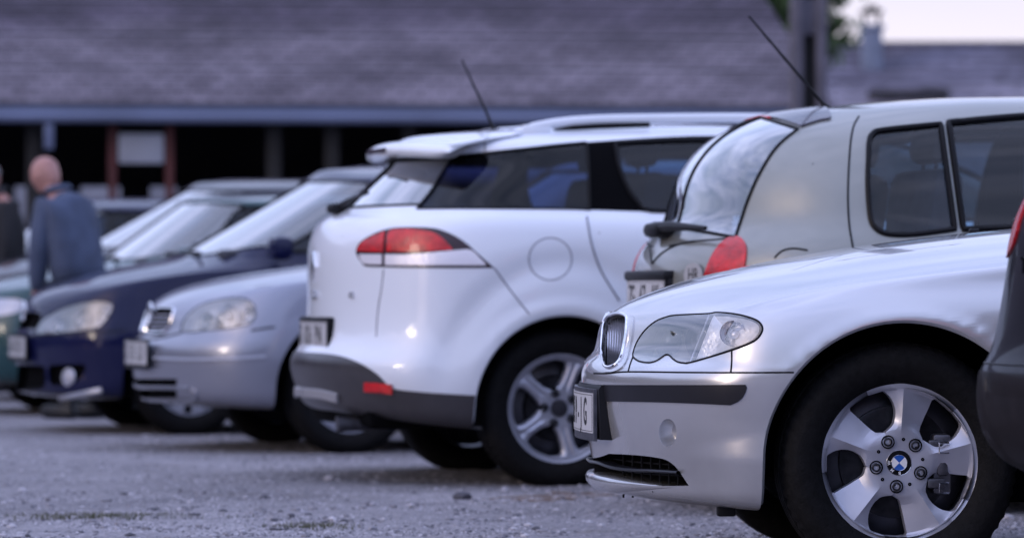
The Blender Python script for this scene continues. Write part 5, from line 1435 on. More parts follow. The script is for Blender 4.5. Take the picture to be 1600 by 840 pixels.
def build_shed():
    D = 42.0; base = at(1288, D); root = empty('long_open_shed', (base.x, base.y, 0), rad(5), label='long low open-fronted shed with weathered tiled roof across the background', cat='shed')
    roof_slab(root, -58, .1, 2.78, 8.2, 4.6, .1, roof_mat('weathered_tiles', (.115, .10, .125), (.175, .155, .19), (.48, .45, .54)), inset=1.3)
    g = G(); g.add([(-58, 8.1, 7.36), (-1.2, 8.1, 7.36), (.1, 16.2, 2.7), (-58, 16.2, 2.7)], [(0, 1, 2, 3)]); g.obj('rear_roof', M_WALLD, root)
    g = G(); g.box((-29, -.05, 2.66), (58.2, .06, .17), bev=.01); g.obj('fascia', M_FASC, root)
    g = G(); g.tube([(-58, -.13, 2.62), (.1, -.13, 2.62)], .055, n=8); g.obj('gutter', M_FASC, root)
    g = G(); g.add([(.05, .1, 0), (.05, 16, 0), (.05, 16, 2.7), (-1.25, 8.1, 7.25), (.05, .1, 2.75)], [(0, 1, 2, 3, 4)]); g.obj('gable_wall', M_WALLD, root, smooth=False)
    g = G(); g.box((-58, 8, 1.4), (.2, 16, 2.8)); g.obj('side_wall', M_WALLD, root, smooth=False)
    # back wall in pieces, with gaps that show the added pale wall
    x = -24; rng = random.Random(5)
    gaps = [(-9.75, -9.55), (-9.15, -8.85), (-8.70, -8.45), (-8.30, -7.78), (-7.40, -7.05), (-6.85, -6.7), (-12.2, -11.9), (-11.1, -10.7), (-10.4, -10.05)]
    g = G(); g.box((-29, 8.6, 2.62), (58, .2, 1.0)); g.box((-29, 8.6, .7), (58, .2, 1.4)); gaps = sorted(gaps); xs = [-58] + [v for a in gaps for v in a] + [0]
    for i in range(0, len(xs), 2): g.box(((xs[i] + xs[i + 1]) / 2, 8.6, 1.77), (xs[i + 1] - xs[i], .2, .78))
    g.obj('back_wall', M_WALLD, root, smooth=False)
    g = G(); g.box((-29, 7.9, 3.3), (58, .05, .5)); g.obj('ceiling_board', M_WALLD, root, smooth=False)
    px2x = lambda px: (at(px, D).x - base.x)
    for k, px in enumerate((-2600, -1900, -1300, -800, -400, -60, 60, 430, 520, 640, 800, 960, 1100, 1230)):
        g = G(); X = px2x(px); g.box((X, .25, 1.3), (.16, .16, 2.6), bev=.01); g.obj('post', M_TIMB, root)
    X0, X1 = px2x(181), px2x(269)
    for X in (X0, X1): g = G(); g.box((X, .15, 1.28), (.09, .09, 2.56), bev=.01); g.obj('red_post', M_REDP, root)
    g = G(); g.box((px2x(85), -.12, 2.42), (.10, .06, .28), bev=.01); g.obj('bracket', M_FASC, root)
    sg = G(); sg.box(((X0 + X1) / 2, .12, 2.30), (X1 - X0 - .13, .04, .32), bev=.01)
    o = sg.obj('board', M_PANEL); Mx = Matrix.Translation(root.location) @ Matrix.Rotation(rad(5), 4, 'Z'); o.data.transform(Mx)
    tag(o, 'pale blank board hung between the two red posts under the shed eave', 'board')
    return root
build_shed()
def build_right_building():
    D = 70; base = at(1290, D); root = empty('patchy_roofed_house', (base.x, base.y, .14), rad(-1.5), label='farther house at right with patchy pale and slate roof under the sky', cat='house')
    roof_slab(root, -3, 9, 3.75, 4.2, 1.6, .1, roof_mat('patchy_sheet_roof', (.13, .125, .17), (.30, .29, .36), (.55, .55, .62)), courses=10)
    g = G(); g.add([(-3, 4.2, 5.34), (9, 4.2, 5.34), (9, 8.4, 3.7), (-3, 8.4, 3.7)], [(0, 1, 2, 3)]); g.obj('rear_roof', M_WALLD, root)
    g = G(); g.box((3, 4.2, 1.85), (11.6, 7.6, 3.7)); g.obj('wall', M_CONC, root, smooth=False)
    g = G(); g.box((3, 4.2, 5.38), (12.1, .22, .12), bev=.03); g.obj('ridge', M_CONC, root)
    X = (at(1355, D + 3).x - base.x)
    g = G(); g.box((X, 2.9, 4.95), (.38, .38, 1.30), bev=.02); g.box((X, 2.9, 5.62), (.46, .46, .10), bev=.02); ch = g.obj('chimney', M_CHIM, root)
    g = G()
    for a in (-.13, .13):
        for c in (-.13, .13): g.box((X + a, 2.9 + c, 5.78), (.05, .05, .22))
    g.box((X, 2.9, 5.92), (.42, .42, .06), bev=.01); g.box((X, 2.9, 5.99), (.2, .2, .10), bev=.03); g.obj('chimney_cap', M_TIMB, ch)
    g = G(); g.box((X + .55, 1.0, 4.27), (1.5, .3, .12), bev=.02); g.obj('roof_shadow_strip', M_TIMB, root)  # dark box standing in for a shadow lying across the roof
build_right_building()
g = G(); g.box((-9, 0, 1.25), (22, .2, 2.5), bev=.03); o = g.obj('added_backing_wall', simple('pale_grey_wall', (.26, .27, .33), .8, var=.2, scale=1)); o.location = (at(700, 60).x, 60, 0); tag(o, 'pale grey wall added behind the shed to tone down its back openings', 'wall')  # added wall dims the bright sky behind the shed's back gaps
def build_pole():
    p = at(1263, 37); root = empty('concrete_utility_pole', (p.x, p.y, 0), rad(4), label='slotted concrete utility pole standing at the end of the long shed', cat='pole')
    g = G()
    for sx in (-.115, .115): g.box((sx, 0, 4.5), (.10, .26, 9), bev=.015)
    for z in np.arange(.8, 9, 1.3): g.box((0, 0, z), (.15, .16, .35), bev=.01)
    g.obj('shaft', M_CONC, root)
    g = G(); g.box((0, .02, 4.5), (.13, .04, 8.9)); g.obj('shaded_web', M_TIMB, root)  # web coloured near-black to carry the shade of the recess
    g = G(); g.box((0, 0, 8.3), (1.6, .12, .12), bev=.01); arm = g.obj('crossarm', M_TIMB, root)
    for x in (-.7, 0, .7): g = G(); g.lathe([(.001, 8.58), (.04, 8.56), (.05, 8.48), (.03, 8.44), (.05, 8.40), (.02, 8.36)], (x, 0, 0), n=14, axis='Z'); g.obj('insulator', M_PANEL, arm)
build_pole()
# --- trees
M_BARK = wood('bark', (.05, .04, .035))
def leaf_mat(name, a, b_):
    m, nt, b = new_mat(name); N = nt.nodes; L = nt.links; setp(b, rough=.6)
    tc = N.new('ShaderNodeTexCoord'); n = N.new('ShaderNodeTexNoise'); n.inputs['Scale'].default_value = 1.2; n.inputs['Detail'].default_value = 5; L.new(tc.outputs['Object'], n.inputs['Vector'])
    r = N.new('ShaderNodeValToRGB'); r.color_ramp.elements[0].position = .35; r.color_ramp.elements[0].color = a + (1,); r.color_ramp.elements[1].position = .68; r.color_ramp.elements[1].color = b_ + (1,)
    L.new(n.outputs['Fac'], r.inputs['Fac']); L.new(r.outputs['Color'], b.inputs['Base Color']); return m
def tree(loc, h, cr, seed, label, mat, cz=.62, leaves=5200, group=None, trunk_r=.16, name='tree', lsz=.13, zlo=.28):
    rng = random.Random(seed); root = empty(name, loc, 0, label=label, cat='tree')
    if group: root['group'] = group
    g = G(); top = h * .85; P = [(0, 0, 0), (.05, .02, h * .2), (-.03, .05, h * .45), (.06, 0, top)]
    g.tube(P, [trunk_r, trunk_r * .8, trunk_r * .55, trunk_r * .15], n=9); tips = []
    for k in range(16):
        a = rng.random() * 6.28; z = h * rng.uniform(zlo, .80); e = rng.uniform(.5, 1) * cr * (1.1 - abs(z / h - cz))
        q = Vector((math.cos(a) * e, math.sin(a) * e, z + rng.uniform(.3, 1.2))); g.tube([(0, 0, z), (q.x * .5, q.y * .5, z + (q.z - z) * .35), tuple(q)], [trunk_r * .35, trunk_r * .2, .015], n=6); tips.append(q)
    g.obj('trunk', M_BARK, root)
    C = [(q, rng.uniform(.28, .5) * cr) for q in tips] + [(Vector((rng.uniform(-1, 1) * cr * .6, rng.uniform(-1, 1) * cr * .6, h * rng.uniform(max(.45, zlo + .08), .98))), rng.uniform(.25, .45) * cr) for _ in range(22)]
    g = G()
    for _ in range(leaves):
        c, r = C[rng.randrange(len(C))]
        d = Vector((rng.gauss(0, 1), rng.gauss(0, 1), rng.gauss(0, .8))).normalized() * r * rng.uniform(.45, 1.05); p = c + d
        u = Vector((rng.gauss(0, 1), rng.gauss(0, 1), rng.gauss(0, 1))).normalized(); v = u.orthogonal().normalized(); s_ = lsz * rng.uniform(.6, 1.4)
        n = len(g.V); g.V += [p + u * s_, p + v * s_ * .55, p - u * s_, p - v * s_ * .55]; g.F.append((n, n + 1, n + 2, n + 3))
    g.obj('crown', mat, root, smooth=False)
    return root
M_LEAF = leaf_mat('leaf_green', (.025, .05, .018), (.075, .12, .035)); M_LEAFD = leaf_mat('leaf_dark', (.014, .024, .016), (.035, .055, .028))
p = at(1244, 58); tree((p.x, p.y, 0), 8.4, 1.15, 3, 'leafy green tree behind the concrete pole, against the sky', M_LEAF, leaves=7000, lsz=.12, zlo=.46, cz=.75)
# unseen wood added so the car flanks mirror something dark, open toward the sun
def add_reflection_wood():
    rng = random.Random(11); g = G(); t = G()
    for k in range(95):
        a = rad(100 + k * 1.9); R_ = rng.uniform(46, 60)
        x, y = R_ * math.cos(a - rad(20)) , -R_ * abs(math.sin(a - rad(20))) - 4
        if k < 50: x = -34 + 90 * k / 49 + rng.uniform(-1, 1); y = -40 - rng.uniform(0, 8)
        else: x = -34 - rng.uniform(0, 6); y = -40 + 78 * (k - 50) / 44 + rng.uniform(-.8, .8)
        if abs(math.degrees(math.atan2(x, y)) + 118) < 12: continue
        H_ = rng.uniform(5.5, 10.5)
        t.tube([(x, y, 0), (x + .2, y, H_ * .7)], [.22, .08], n=6)
        for _ in range(260):
            c = Vector((x + rng.gauss(0, 1.5), y + rng.gauss(0, 1.3), H_ * rng.uniform(.12, 1.0)))
            u = Vector((rng.gauss(0, 1), rng.gauss(0, 1), rng.gauss(0, 1))).normalized(); v = u.orthogonal().normalized(); s_ = rng.uniform(.35, .8)
            n = len(g.V); g.V += [c + u * s_, c + v * s_ * .7, c - u * s_, c - v * s_ * .7]; g.F.append((n, n + 1, n + 2, n + 3))
    g.F += [tuple(i + len(g.V) for i in f) for f in t.F]; g.V += t.V
    o = g.obj('reflection_woodland', M_LEAFD, smooth=False); tag(o, kind='stuff')
add_reflection_wood()
# --- people
M_SKIN = simple('skin', (.38, .19, .165), .55, var=.12, scale=18, bump=.05); M_DENIM = simple('blue_denim_jacket', (.055, .072, .125), .85, var=.3, scale=7, bump=.25, bscale=60)
M_TROU = simple('dark_trousers', (.012, .013, .022), .9, var=.3, scale=8); M_SHOE = simple('black_shoe', (.008, .008, .010), .5); M_BLKJ = simple('black_jacket', (.008, .008, .012), .8, var=.3, scale=7); M_HAIR = simple('grey_hair', (.22, .21, .21), .8, var=.3, scale=40)
def skin(name, chains, mat, parent=None, root=0, sub=2):
    """chains: dict name -> (pos, (rx, ry)); edges list"""
    V, E, Rr = chains
    me = bpy.data.meshes.new(name); me.from_pydata([tuple(v) for v in V], E, []); o = bpy.data.objects.new('tmp', me); COL.objects.link(o)
    o.modifiers.new('s', 'SKIN'); sk = me.skin_vertices[0].data
    for i, r in enumerate(Rr): sk[i].radius = r if isinstance(r, tuple) else (r, r); sk[i].use_root = (i == root)
    sb = o.modifiers.new('b', 'SUBSURF'); sb.levels = sub; sb.render_levels = sub
    dg = bpy.context.evaluated_depsgraph_get(); m2 = bpy.data.meshes.new_from_object(o.evaluated_get(dg)); bpy.data.objects.remove(o)
    m2.name = name; m2.materials.clear(); m2.materials.append(mat); m2.polygons.foreach_set('use_smooth', [True] * len(m2.polygons))
    o2 = bpy.data.objects.new(name, m2); COL.objects.link(o2); o2.parent = parent
    return o2
def add_head(obj_, M, mat_hair=None, bald=True):
    """head with brow, nose, mouth, chin and ears joined into the body mesh"""
    bm = bmesh.new(); bm.from_mesh(obj_.data)
    r = bmesh.ops.create_uvsphere(bm, u_segments=32, v_segments=24, radius=1)
    for v in r['verts']:
        p = v.co.copy(); x, y, z = p
        sx, sy, sz = .106, .083, .124
        q = Vector((x * sx, y * sy, z * sz))
        if z < 0: q.x *= 1 - .12 * z * z; q.y *= 1 + .28 * z
        if x > 0:
            q.x += .020 * math.exp(-((y / .22) ** 2 + ((z + .18) / .20) ** 2))          # nose
            q.x += .006 * math.exp(-((y / .6) ** 2 + ((z - .18) / .12) ** 2))            # brow
            q.x -= .009 * (math.exp(-(((abs(y) - .38) / .16) ** 2 + ((z - .02) / .12) ** 2)))  # eye sockets
            q.x += .006 * math.exp(-((y / .35) ** 2 + ((z + .50) / .07) ** 2)) - .004 * math.exp(-((y / .4) ** 2 + ((z + .56) / .03) ** 2))
            q.x += .010 * math.exp(-((y / .35) ** 2 + ((z + .82) / .14) ** 2))
        else: q.x *= 1.06 if z > 0 else .92
        v.co = M @ q
    for s in (-1, 1):
        e = bmesh.ops.create_uvsphere(bm, u_segments=12, v_segments=8, radius=1)
        for v in e['verts']: v.co = M @ Vector((-.004 + v.co.x * .019, s * (.075 + .004) + v.co.y * .009, -.008 + v.co.z * .031))
    bm.to_mesh(obj_.data); bm.free(); obj_.data.polygons.foreach_set('use_smooth', [True] * len(obj_.data.polygons))
def person(loc, yaw, label, jacket, stoop=.5, scale=1.0, bald=True):
    root_ = None
    k = stoop
    hip = Vector((0, 0, .86)); waist = Vector((.01 + .03 * k, 0, 1.02)); chest = Vector((.03 + .10 * k, 0, 1.22)); neck = Vector((.05 + .20 * k, 0, 1.40 - .03 * k)); nk2 = neck + Vector((.02 + .04 * k, 0, .035)); head = nk2 + Vector((.035 + .035 * k, 0, .095))
    V = [hip, waist, chest, neck, nk2, head]; E = [(0, 1), (1, 2), (2, 3), (3, 4), (4, 5)]; Rr = [(.15, .12), (.14, .11), (.16, .115), .065, .055, .06]
    J = {}
    for s in (-1, 1):
        i = len(V); V += [chest + Vector((.0 + .03 * k, s * .165, .08)), chest + Vector((.03, s * .21, -.22)), chest + Vector((.09, s * .175, -.46)), chest + Vector((.11, s * .165, -.52))]
        E += [(2, i), (i, i + 1), (i + 1, i + 2), (i + 2, i + 3)]; Rr += [.06, .045, .033, .028]
        wr = V[-1]; J[s] = wr
        palm = wr + Vector((.045, -s * .005, -.03)); V.append(palm); E.append((i + 3, i + 4)); Rr.append((.03, .018)); pi_ = i + 4
        for f in range(4):                        # four fingers
            a = palm + Vector((.035, (f - 1.5) * .018, -.02)); b_ = a + Vector((.024 - .003 * abs(f - 1.5), 0, -.022)); c = b_ + Vector((.010, 0, -.024))
            j = len(V); V += [a, b_, c]; E += [(pi_, j), (j, j + 1), (j + 1, j + 2)]; Rr += [.009, .008, .0065]
        a = palm + Vector((.01, -s * .03, .0)); b_ = a + Vector((.022, -s * .014, -.016)); j = len(V); V += [a, b_]; E += [(pi_, j), (j, j + 1)]; Rr += [.0105, .008]
        j = len(V); V += [Vector((0, s * .095, .80)), Vector((.03, s * .105, .46)), Vector((-.02, s * .11, .10)), Vector((.06, s * .115, .045)), Vector((.14, s * .12, .03))]
        E += [(0, j), (j, j + 1), (j + 1, j + 2), (j + 2, j + 3), (j + 3, j + 4)]; Rr += [.085, .058, .038, .036, .026]
    body = skin('person', (V, E, Rr), M_SKIN)
    add_head(body, Matrix.Translation(head) @ Matrix.Rotation(rad(12 + 42 * k), 4, 'Y'))
    tag(body, label, 'person')
    # jacket: torso shell with sleeves and hem
    JV = [Vector((-.01, 0, .68)), Vector((0, 0, .86)), waist, chest + Vector((-.012, 0, -.03)), chest + Vector((.02 * k, 0, .10)), neck + Vector((-.01, 0, -.005))]; JE = [(0, 1), (1, 2), (2, 3), (3, 4), (4, 5)]; JR = [(.225, .175), (.215, .165), (.20, .155), (.205, .155), (.165, .13), .082]
    for s in (-1, 1):
        i = len(JV); JV += [chest + Vector((.01 + .03 * k, s * .175, .075)), chest + Vector((.03, s * .215, -.22)), chest + Vector((.085, s * .175, -.445))]; JE += [(3, i), (i, i + 1), (i + 1, i + 2)]; JR += [.086, .070, .052]
    skin('jacket', (JV, JE, JR), jacket, body, root=2)
    g = G(); nr = [neck + Vector((.075 * math.cos(a), .078 * math.sin(a), .012 - .02 * math.cos(a))) for a in np.linspace(.35, 2 * PI - .35, 22)]
    g.grid([nr, [p + Vector((.0, 0, .045)) for p in nr]]); g.grid([[p + Vector((.0, 0, .045)) for p in nr], [p * 1 + (p - neck).normalized() * .022 + Vector((0, 0, .01)) for p in nr]]); g.obj('collar', jacket, body)
    TV = [Vector((0, 0, .86)), Vector((0, 0, .74))]; TE = [(0, 1)]; TR = [(.165, .125), (.16, .12)]
    for s in (-1, 1):
        i = len(TV); TV += [Vector((.01, s * .10, .62)), Vector((.03, s * .105, .44)), Vector((-.02, s * .11, .13))]; TE += [(1, i), (i, i + 1), (i + 1, i + 2)]; TR += [.098, .078, .062]
    skin('trousers', (TV, TE, TR), M_TROU, body)
    for s in (-1, 1):
        g = G(); g.box((.05, s * .115, .05), (.29, .10, .09), bev=.035); g.box((-.02, s * .113, .10), (.12, .085, .08), bev=.03); g.obj('shoe', M_SHOE, body)
    if not bald:
        bm = bmesh.new(); bmesh.ops.create_uvsphere(bm, u_segments=20, v_segments=14, radius=1)
        HM = Matrix.Translation(head) @ Matrix.Rotation(rad(12 + 42 * k), 4, 'Y')
        bmesh.ops.delete(bm, geom=[f for f in bm.faces if f.calc_center_median().z < (-.1 if f.calc_center_median().x < .1 else .55)], context='FACES')
        me = bpy.data.meshes.new('hair')
        for v in bm.verts: v.co = HM @ Vector((v.co.x * .108 - .004, v.co.y * .085, v.co.z * .126))
        bm.to_mesh(me); bm.free(); me.materials.append(M_HAIR); ho = bpy.data.objects.new('hair', me); COL.objects.link(ho); ho.parent = body
        so_ = ho.modifiers.new('t', 'SOLIDIFY'); so_.thickness = .012
    body.location = loc; body.rotation_euler = (0, 0, yaw); body.scale = (scale,) * 3
    return body
p = at(124, 22.85); person((p.x, p.y, 0), PI - rad(42), 'bald man in blue denim jacket stooping, facing left behind the navy hatchback', M_DENIM, stoop=.75, scale=.965)
p = at(8, 29.0); person((p.x, p.y, 0), PI + rad(30), 'person in black jacket at the left edge behind the stooping man', M_BLKJ, stoop=.15, scale=1.06, bald=False)
# --- loose stones, weeds, bare soil
def stones():
    rng = random.Random(2); g = G(); bm = bmesh.new(); bmesh.ops.create_icosphere(bm, subdivisions=1, radius=1); IV = [v.co.copy() for v in bm.verts]; IF = [[v.index for v in f.verts] for f in bm.faces]; bm.free()
    oct_ = [Vector(v) for v in ((1, 0, 0), (-1, 0, 0), (0, 1, 0), (0, -1, 0), (0, 0, 1))]; OF = [(0, 2, 4), (2, 1, 4), (1, 3, 4), (3, 0, 4)]
    fm = []
    for k in range(46000):
        D = 11.3 + 9 * rng.random() ** 1.8; px = rng.uniform(-60, 1660); c = at(px, D)
        big = rng.random(); r = .003 + .0045 * rng.random() + (.007 * rng.random() if big > .93 else 0) + (.008 if big > .995 else 0)
        VV, FF = (IV, IF) if (r > .010 and D < 15) else (oct_, OF)
        rot = Matrix.Rotation(rng.random() * 6.28, 3, 'Z'); sx, sy, sz = rng.uniform(.8, 1.5), rng.uniform(.7, 1.2), rng.uniform(.4, .8)
        n = len(g.V)
        for v in VV: g.V.append(c + rot @ Vector((v.x * sx * r * rng.uniform(.85, 1.15), v.y * sy * r * rng.uniform(.85, 1.15), v.z * sz * r + r * .15)))
        mi = 0 if rng.random() < .5 else (1 if rng.random() < .5 else 2)
        for f in FF: g.F.append(tuple(i + n for i in f)); fm.append(mi)
    o = mesh_obj('gravel', g.V, g.F, None, smooth=False, mats=[simple('stone_grey', (.22, .21, .235), .85, var=.3, scale=9), simple('stone_pale', (.42, .40, .44), .8, var=.2, scale=9), simple('stone_dark', (.07, .068, .085), .8, var=.3, scale=9)], fmat=fm)
    tag(o, kind='stuff')
stones()
def rock(px, py, r, seed, label):
    D = FPX * HCAM / (py - HORIZ); c = at(px, D); rng = random.Random(seed)
    bm = bmesh.new(); bmesh.ops.create_icosphere(bm, subdivisions=2, radius=1)
    for v in bm.verts: v.co = Vector((v.co.x * r * 1.2, v.co.y * r, v.co.z * r * .75)) * rng.uniform(.85, 1.15) + c + Vector((0, 0, r * .35))
    bm.verts.index_update(); g = G(); g.add([v.co for v in bm.verts], [[v.index for v in f.verts] for f in bm.faces]); bm.free()
    tag(g.obj('stone', MATS['stone_dark'], smooth=False), label, 'stone')
rock(722, 781, .030, 4, 'dark lone stone on the gravel below the white estate bumper')
rock(514, 749, .016, 6, 'small pale stone on gravel in front of the silver blue hatchback'); bpy.data.objects['stone.001'].data.materials[0] = MATS['stone_pale']
def weeds():
    rng = random.Random(9); g = G()
    for x0, x1, py, n in ((20, 300, 808, 1100), (420, 560, 824, 450)):
        for _ in range(n):
            t = rng.gauss(.5, .26); px = x0 + (x1 - x0) * t; D = FPX * HCAM / (py + rng.gauss(0, 2.2) - HORIZ); c = at(px, D); h = rng.uniform(.006, .022); a = rng.random() * 6.28; d = Vector((math.cos(a), math.sin(a), 0))
            m = len(g.V); g.V += [c - d * .002, c + d * .002, c + Vector((d.y, -d.x, 0)) * h * .5 + Vector((0, 0, h))]; g.F.append((m, m + 1, m + 2))
    tag(g.obj('weeds', leaf_mat('weed_green', (.045, .05, .022), (.085, .085, .04)), smooth=False), kind='stuff')
weeds()
def soil():
    rng = random.Random(8); M = simple('brown_soil', (.14, .095, .075), .95, var=.4, scale=12, bump=.6, bscale=60)
    V = []; D0 = FPX * HCAM / (775 - HORIZ); pts = []
    for i in range(48):
        a = 2 * PI * i / 48; px = 850 + 125 * math.cos(a) * rng.uniform(.8, 1.15); py = 776 - 6 * math.cos(a) + 7.0 * math.sin(a) * rng.uniform(.45, 1.3); pts.append(at(px, FPX * HCAM / (py - HORIZ), .0015))
    g = G(); g.V = pts; g.F = [tuple(range(48))[::-1]]; o = g.obj('soil_patch', M, smooth=False, kind='structure')
    if o.data.polygons[0].normal.z < 0: o.data.flip_normals()
soil()
# ------------------------------------------------------------------ ground, sky, light
def build_world():
    w = bpy.data.worlds.new('World'); S.world = w; w.use_nodes = True
    nt = w.node_tree; N = nt.nodes; L = nt.links
    bg = N['Background']; bg.inputs['Strength'].default_value = .10
    sky = N.new('ShaderNodeTexSky'); sky.sky_type = 'NISHITA'; sky.sun_disc = False
    sky.sun_elevation = SUN_EL; sky.sun_rotation = SUN_ROT; sky.air_density = 1.3; sky.dust_density = 2.0; sky.ozone_density = 2.5
    tc = N.new('ShaderNodeTexCoord')
    mp = N.new('ShaderNodeMapping'); mp.inputs['Scale'].default_value = (1, 1, 3.2); L.new(tc.outputs['Generated'], mp.inputs['Vector'])
    n = N.new('ShaderNodeTexNoise'); n.inputs['Scale'].default_value = 2.6; n.inputs['Detail'].default_value = 7; n.inputs['Roughness'].default_value = .55; n.inputs['Distortion'].default_value = .6
    L.new(mp.outputs[0], n.inputs['Vector'])
    r = N.new('ShaderNodeValToRGB'); r.color_ramp.elements[0].position = .32; r.color_ramp.elements[1].position = .60
    L.new(n.outputs['Fac'], r.inputs['Fac'])
    n2 = N.new('ShaderNodeTexNoise'); n2.inputs['Scale'].default_value = 5; n2.inputs['Detail'].default_value = 6
    L.new(mp.outputs[0], n2.inputs['Vector'])
    r2 = N.new('ShaderNodeValToRGB')
    r2.color_ramp.elements[0].position = .3; r2.color_ramp.elements[0].color = (CLD * .53, CLD * .63, CLD * 1.04, 1)
    r2.color_ramp.elements[1].position = .7; r2.color_ramp.elements[1].color = (CLD * .88, CLD * .97, CLD * 1.44, 1)
    L.new(n2.outputs['Fac'], r2.inputs['Fac'])
    mx = N.new('ShaderNodeMix'); mx.data_type = 'RGBA'
    m2 = N.new('ShaderNodeMath'); m2.operation = 'MULTIPLY_ADD'; m2.inputs[1].default_value = .35; m2.inputs[2].default_value = .60; L.new(r.outputs['Color'], m2.inputs[0])
    L.new(m2.outputs[0], mx.inputs['Factor']); L.new(sky.outputs[0], mx.inputs['A']); L.new(r2.outputs['Color'], mx.inputs['B'])
    # the sky glows warm round the low sun behind the thin cloud
    sd = (math.sin(SUN_AZ) * math.cos(SUN_EL), math.cos(SUN_AZ) * math.cos(SUN_EL), math.sin(SUN_EL))
    dt = N.new('ShaderNodeVectorMath'); dt.operation = 'DOT_PRODUCT'; nm = N.new('ShaderNodeVectorMath'); nm.operation = 'NORMALIZE'
    L.new(tc.outputs['Generated'], nm.inputs[0]); L.new(nm.outputs[0], dt.inputs[0]); dt.inputs[1].default_value = sd
    pw = N.new('ShaderNodeMapRange'); pw.interpolation_type = 'SMOOTHSTEP'; pw.inputs['From Min'].default_value = .80; pw.inputs['From Max'].default_value = 1.0
    L.new(dt.outputs['Value'], pw.inputs['Value'])
    mg = N.new('ShaderNodeMath'); mg.operation = 'MULTIPLY'; L.new(pw.outputs[0], mg.inputs[0]); L.new(n2.outputs['Fac'], mg.inputs[1])
    gm = N.new('ShaderNodeMix'); gm.data_type = 'RGBA'; gm.blend_type = 'ADD'; L.new(mg.outputs[0], gm.inputs['Factor']); L.new(mx.outputs['Result'], gm.inputs['A']); gm.inputs['B'].default_value = (CLD * 1.7, CLD * 1.15, CLD * .75, 1)
    # paler, pinker cloud low over the roofs
    sz = N.new('ShaderNodeSeparateXYZ'); L.new(nm.outputs[0], sz.inputs[0])
    lo = N.new('ShaderNodeMapRange'); lo.inputs['From Min'].default_value = .15; lo.inputs['From Max'].default_value = .05; L.new(sz.outputs['Z'], lo.inputs['Value'])
    fy = N.new('ShaderNodeMapRange'); fy.inputs['From Min'].default_value = .2; fy.inputs['From Max'].default_value = .8; fy.inputs['To Max'].default_value = .8; L.new(sz.outputs['Y'], fy.inputs['Value'])
    lm = N.new('ShaderNodeMath'); lm.operation = 'MULTIPLY'; L.new(fy.outputs[0], lm.inputs[1]); L.new(lo.outputs[0], lm.inputs[0])
    lx = N.new('ShaderNodeMix'); lx.data_type = 'RGBA'; L.new(lm.outputs[0], lx.inputs['Factor']); L.new(gm.outputs['Result'], lx.inputs['A']); lx.inputs['B'].default_value = (CLD * 1.25, CLD * 1.12, CLD * 1.22, 1)
    zg = N.new('ShaderNodeMapRange'); zg.inputs['From Max'].default_value = .9; zg.inputs['To Min'].default_value = .72; zg.inputs['To Max'].default_value = 1.35; L.new(sz.outputs['Z'], zg.inputs['Value'])
    zm = N.new('ShaderNodeVectorMath'); zm.operation = 'SCALE'; L.new(lx.outputs['Result'], zm.inputs[0]); L.new(zg.outputs[0], zm.inputs['Scale'])
    L.new(zm.outputs[0], bg.inputs['Color'])
    sl = bpy.data.lights.new('sun', 'SUN'); sl.energy = SUN_E; sl.angle = rad(SUN_ANG); sl.color = (1, .84, .70); sl.specular_factor = .5
    so = bpy.data.objects.new('sun', sl); COL.objects.link(so)
    # direction to the sun: image left, slightly behind the camera
    d = Vector((math.sin(SUN_AZ) * math.cos(SUN_EL), math.cos(SUN_AZ) * math.cos(SUN_EL), math.sin(SUN_EL)))
    so.rotation_euler = d.to_track_quat('Z', 'Y').to_euler()
SUN_EL = rad(11); SUN_AZ = rad(-118); SUN_ROT = SUN_AZ; SUN_E = .5; SUN_ANG = 16; CLD = 6.0; EXPO = 1.02
build_world()
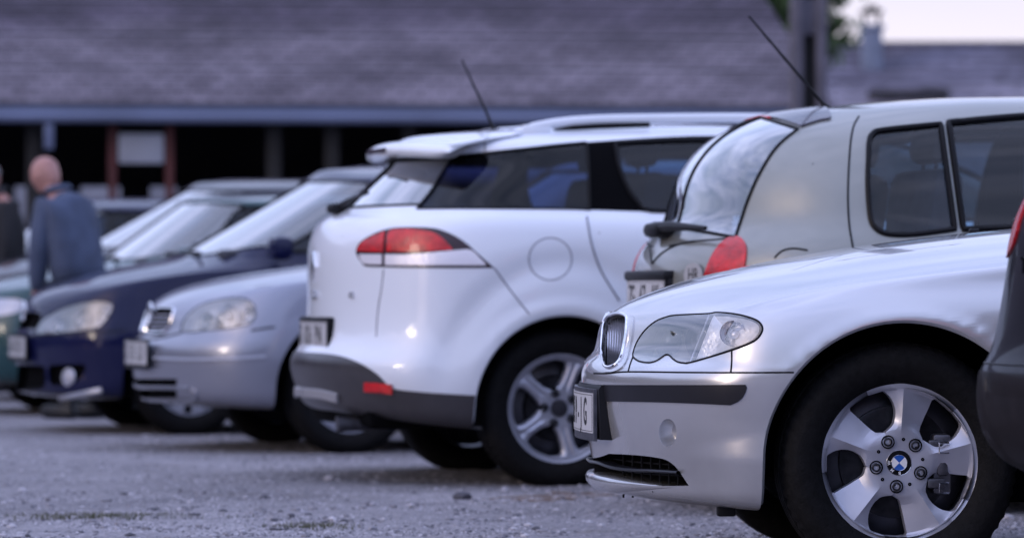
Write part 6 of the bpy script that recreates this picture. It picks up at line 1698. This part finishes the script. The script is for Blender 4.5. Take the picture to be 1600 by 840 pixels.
def gravel_mat():
    m, nt, b = new_mat('gravel_ground'); N = nt.nodes; L = nt.links
    tc = N.new('ShaderNodeTexCoord')
    def noise(s, d=6, r=.6, dist=0):
        n = N.new('ShaderNodeTexNoise'); n.inputs['Scale'].default_value = s; n.inputs['Detail'].default_value = d; n.inputs['Roughness'].default_value = r; n.inputs['Distortion'].default_value = dist
        L.new(tc.outputs['Object'], n.inputs['Vector']); return n
    def vor(s):
        n = N.new('ShaderNodeTexVoronoi'); n.inputs['Scale'].default_value = s; L.new(tc.outputs['Object'], n.inputs['Vector']); return n
    v = vor(48); v2 = vor(110)
    r = N.new('ShaderNodeValToRGB'); e = r.color_ramp.elements
    e[0].position = 0; e[0].color = (.07, .068, .068, 1); e[1].position = 1; e[1].color = (.52, .50, .49, 1)
    for p, c in ((.3, (.17, .16, .175)), (.6, (.235, .225, .24)), (.85, (.27, .255, .28))): q = e.new(p); q.color = c + (1,)
    L.new(v.outputs['Color'], r.inputs['Fac'])
    r2 = N.new('ShaderNodeValToRGB'); e = r2.color_ramp.elements
    e[0].position = .2; e[0].color = (.14, .135, .15, 1); e[1].position = .9; e[1].color = (.27, .26, .285, 1)
    L.new(v2.outputs['Color'], r2.inputs['Fac'])
    mx = N.new('ShaderNodeMix'); mx.data_type = 'RGBA'; mx.inputs['Factor'].default_value = .5
    L.new(r.outputs['Color'], mx.inputs['A']); L.new(r2.outputs['Color'], mx.inputs['B'])
    # large patches: paler dust, darker damp
    n = noise(.55, 8, .65); rr = N.new('ShaderNodeValToRGB'); rr.color_ramp.elements[0].position = .36; rr.color_ramp.elements[0].color = (.74, .725, .73, 1); rr.color_ramp.elements[1].position = .62; rr.color_ramp.elements[1].color = (1.42, 1.39, 1.38, 1)
    L.new(n.outputs['Fac'], rr.inputs['Fac'])
    mu = N.new('ShaderNodeMix'); mu.data_type = 'RGBA'; mu.blend_type = 'MULTIPLY'; mu.inputs['Factor'].default_value = 1
    L.new(mx.outputs['Result'], mu.inputs['A']); L.new(rr.outputs['Color'], mu.inputs['B'])
    # brown soil showing through in streaks
    n3 = noise(1.3, 7, .7, .8); r3 = N.new('ShaderNodeValToRGB'); r3.color_ramp.elements[0].position = .60; r3.color_ramp.elements[1].position = .70
    L.new(n3.outputs['Fac'], r3.inputs['Fac'])
    m3 = N.new('ShaderNodeMath'); m3.operation = 'MULTIPLY'; m3.inputs[1].default_value = .6; L.new(r3.outputs['Color'], m3.inputs[0])
    mb = N.new('ShaderNodeMix'); mb.data_type = 'RGBA'; L.new(m3.outputs[0], mb.inputs['Factor']); L.new(mu.outputs['Result'], mb.inputs['A']); mb.inputs['B'].default_value = (.13, .10, .085, 1)
    L.new(mb.outputs['Result'], b.inputs['Base Color'])
    bp = N.new('ShaderNodeBump'); bp.inputs['Strength'].default_value = 1.0; bp.inputs['Distance'].default_value = .012
    ad = N.new('ShaderNodeMath'); ad.operation = 'ADD'; L.new(v.outputs['Distance'], ad.inputs[0]); L.new(noise(30).outputs['Fac'], ad.inputs[1])
    L.new(ad.outputs[0], bp.inputs['Height']); L.new(bp.outputs['Normal'], b.inputs['Normal'])
    setp(b, rough=.9)
    return m
def build_ground():
    g = G(); g.V = [Vector(p) for p in ((-400, -400, 0), (400, -400, 0), (400, 400, 0), (-400, 400, 0))]; g.F = [(0, 1, 2, 3)]
    # a finer sheet where the camera looks, gently uneven
    from mathutils import noise
    nx, ny = 260, 300; b0 = len(g.V); V = []; F = []
    for j in range(ny + 1):
        D = 9.5 * (33 / 9.5) ** (j / ny)
        for i in range(nx + 1):
            x = (i / nx - .5) * D * .34; e = min(1, i / 12, (nx - i) / 12, j / 12, (ny - j) / 12)
            p = Vector((x, D, 0)); h = .007 * noise.noise(p * 2.1) + .006 * noise.noise(p * 6.3) + .005 * noise.noise(p * 21)
            V.append((x, D, .006 + h * e))
    for j in range(ny):
        for i in range(nx): a = j * (nx + 1) + i; F.append((a, a + 1, a + nx + 2, a + nx + 1))
    for i in range(len(g.V)): g.V[i].z = -.008
    g.add(V, F)
    o = g.obj('ground', gravel_mat(), kind='structure')
    o.location.z = -.004
build_ground()
# ------------------------------------------------------------------ camera
cd = bpy.data.cameras.new('camera'); cd.lens = 135; cd.sensor_width = 36; cd.clip_end = 2000; cd.clip_start = .1
cd.dof.use_dof = True; cd.dof.focus_distance = 10.25; cd.dof.aperture_fstop = 3.5; cd.dof.aperture_blades = 0
co = bpy.data.objects.new('camera', cd); COL.objects.link(co); co.location = CAM; co.rotation_euler = (PI / 2 + PITCH, 0, 0)
S.camera = co
S.view_settings.view_transform = 'Standard'; S.view_settings.look = 'None'; S.view_settings.gamma = 1; S.view_settings.exposure = EXPO if 'EXPO' in globals() else 0
S.cycles.use_denoising = True
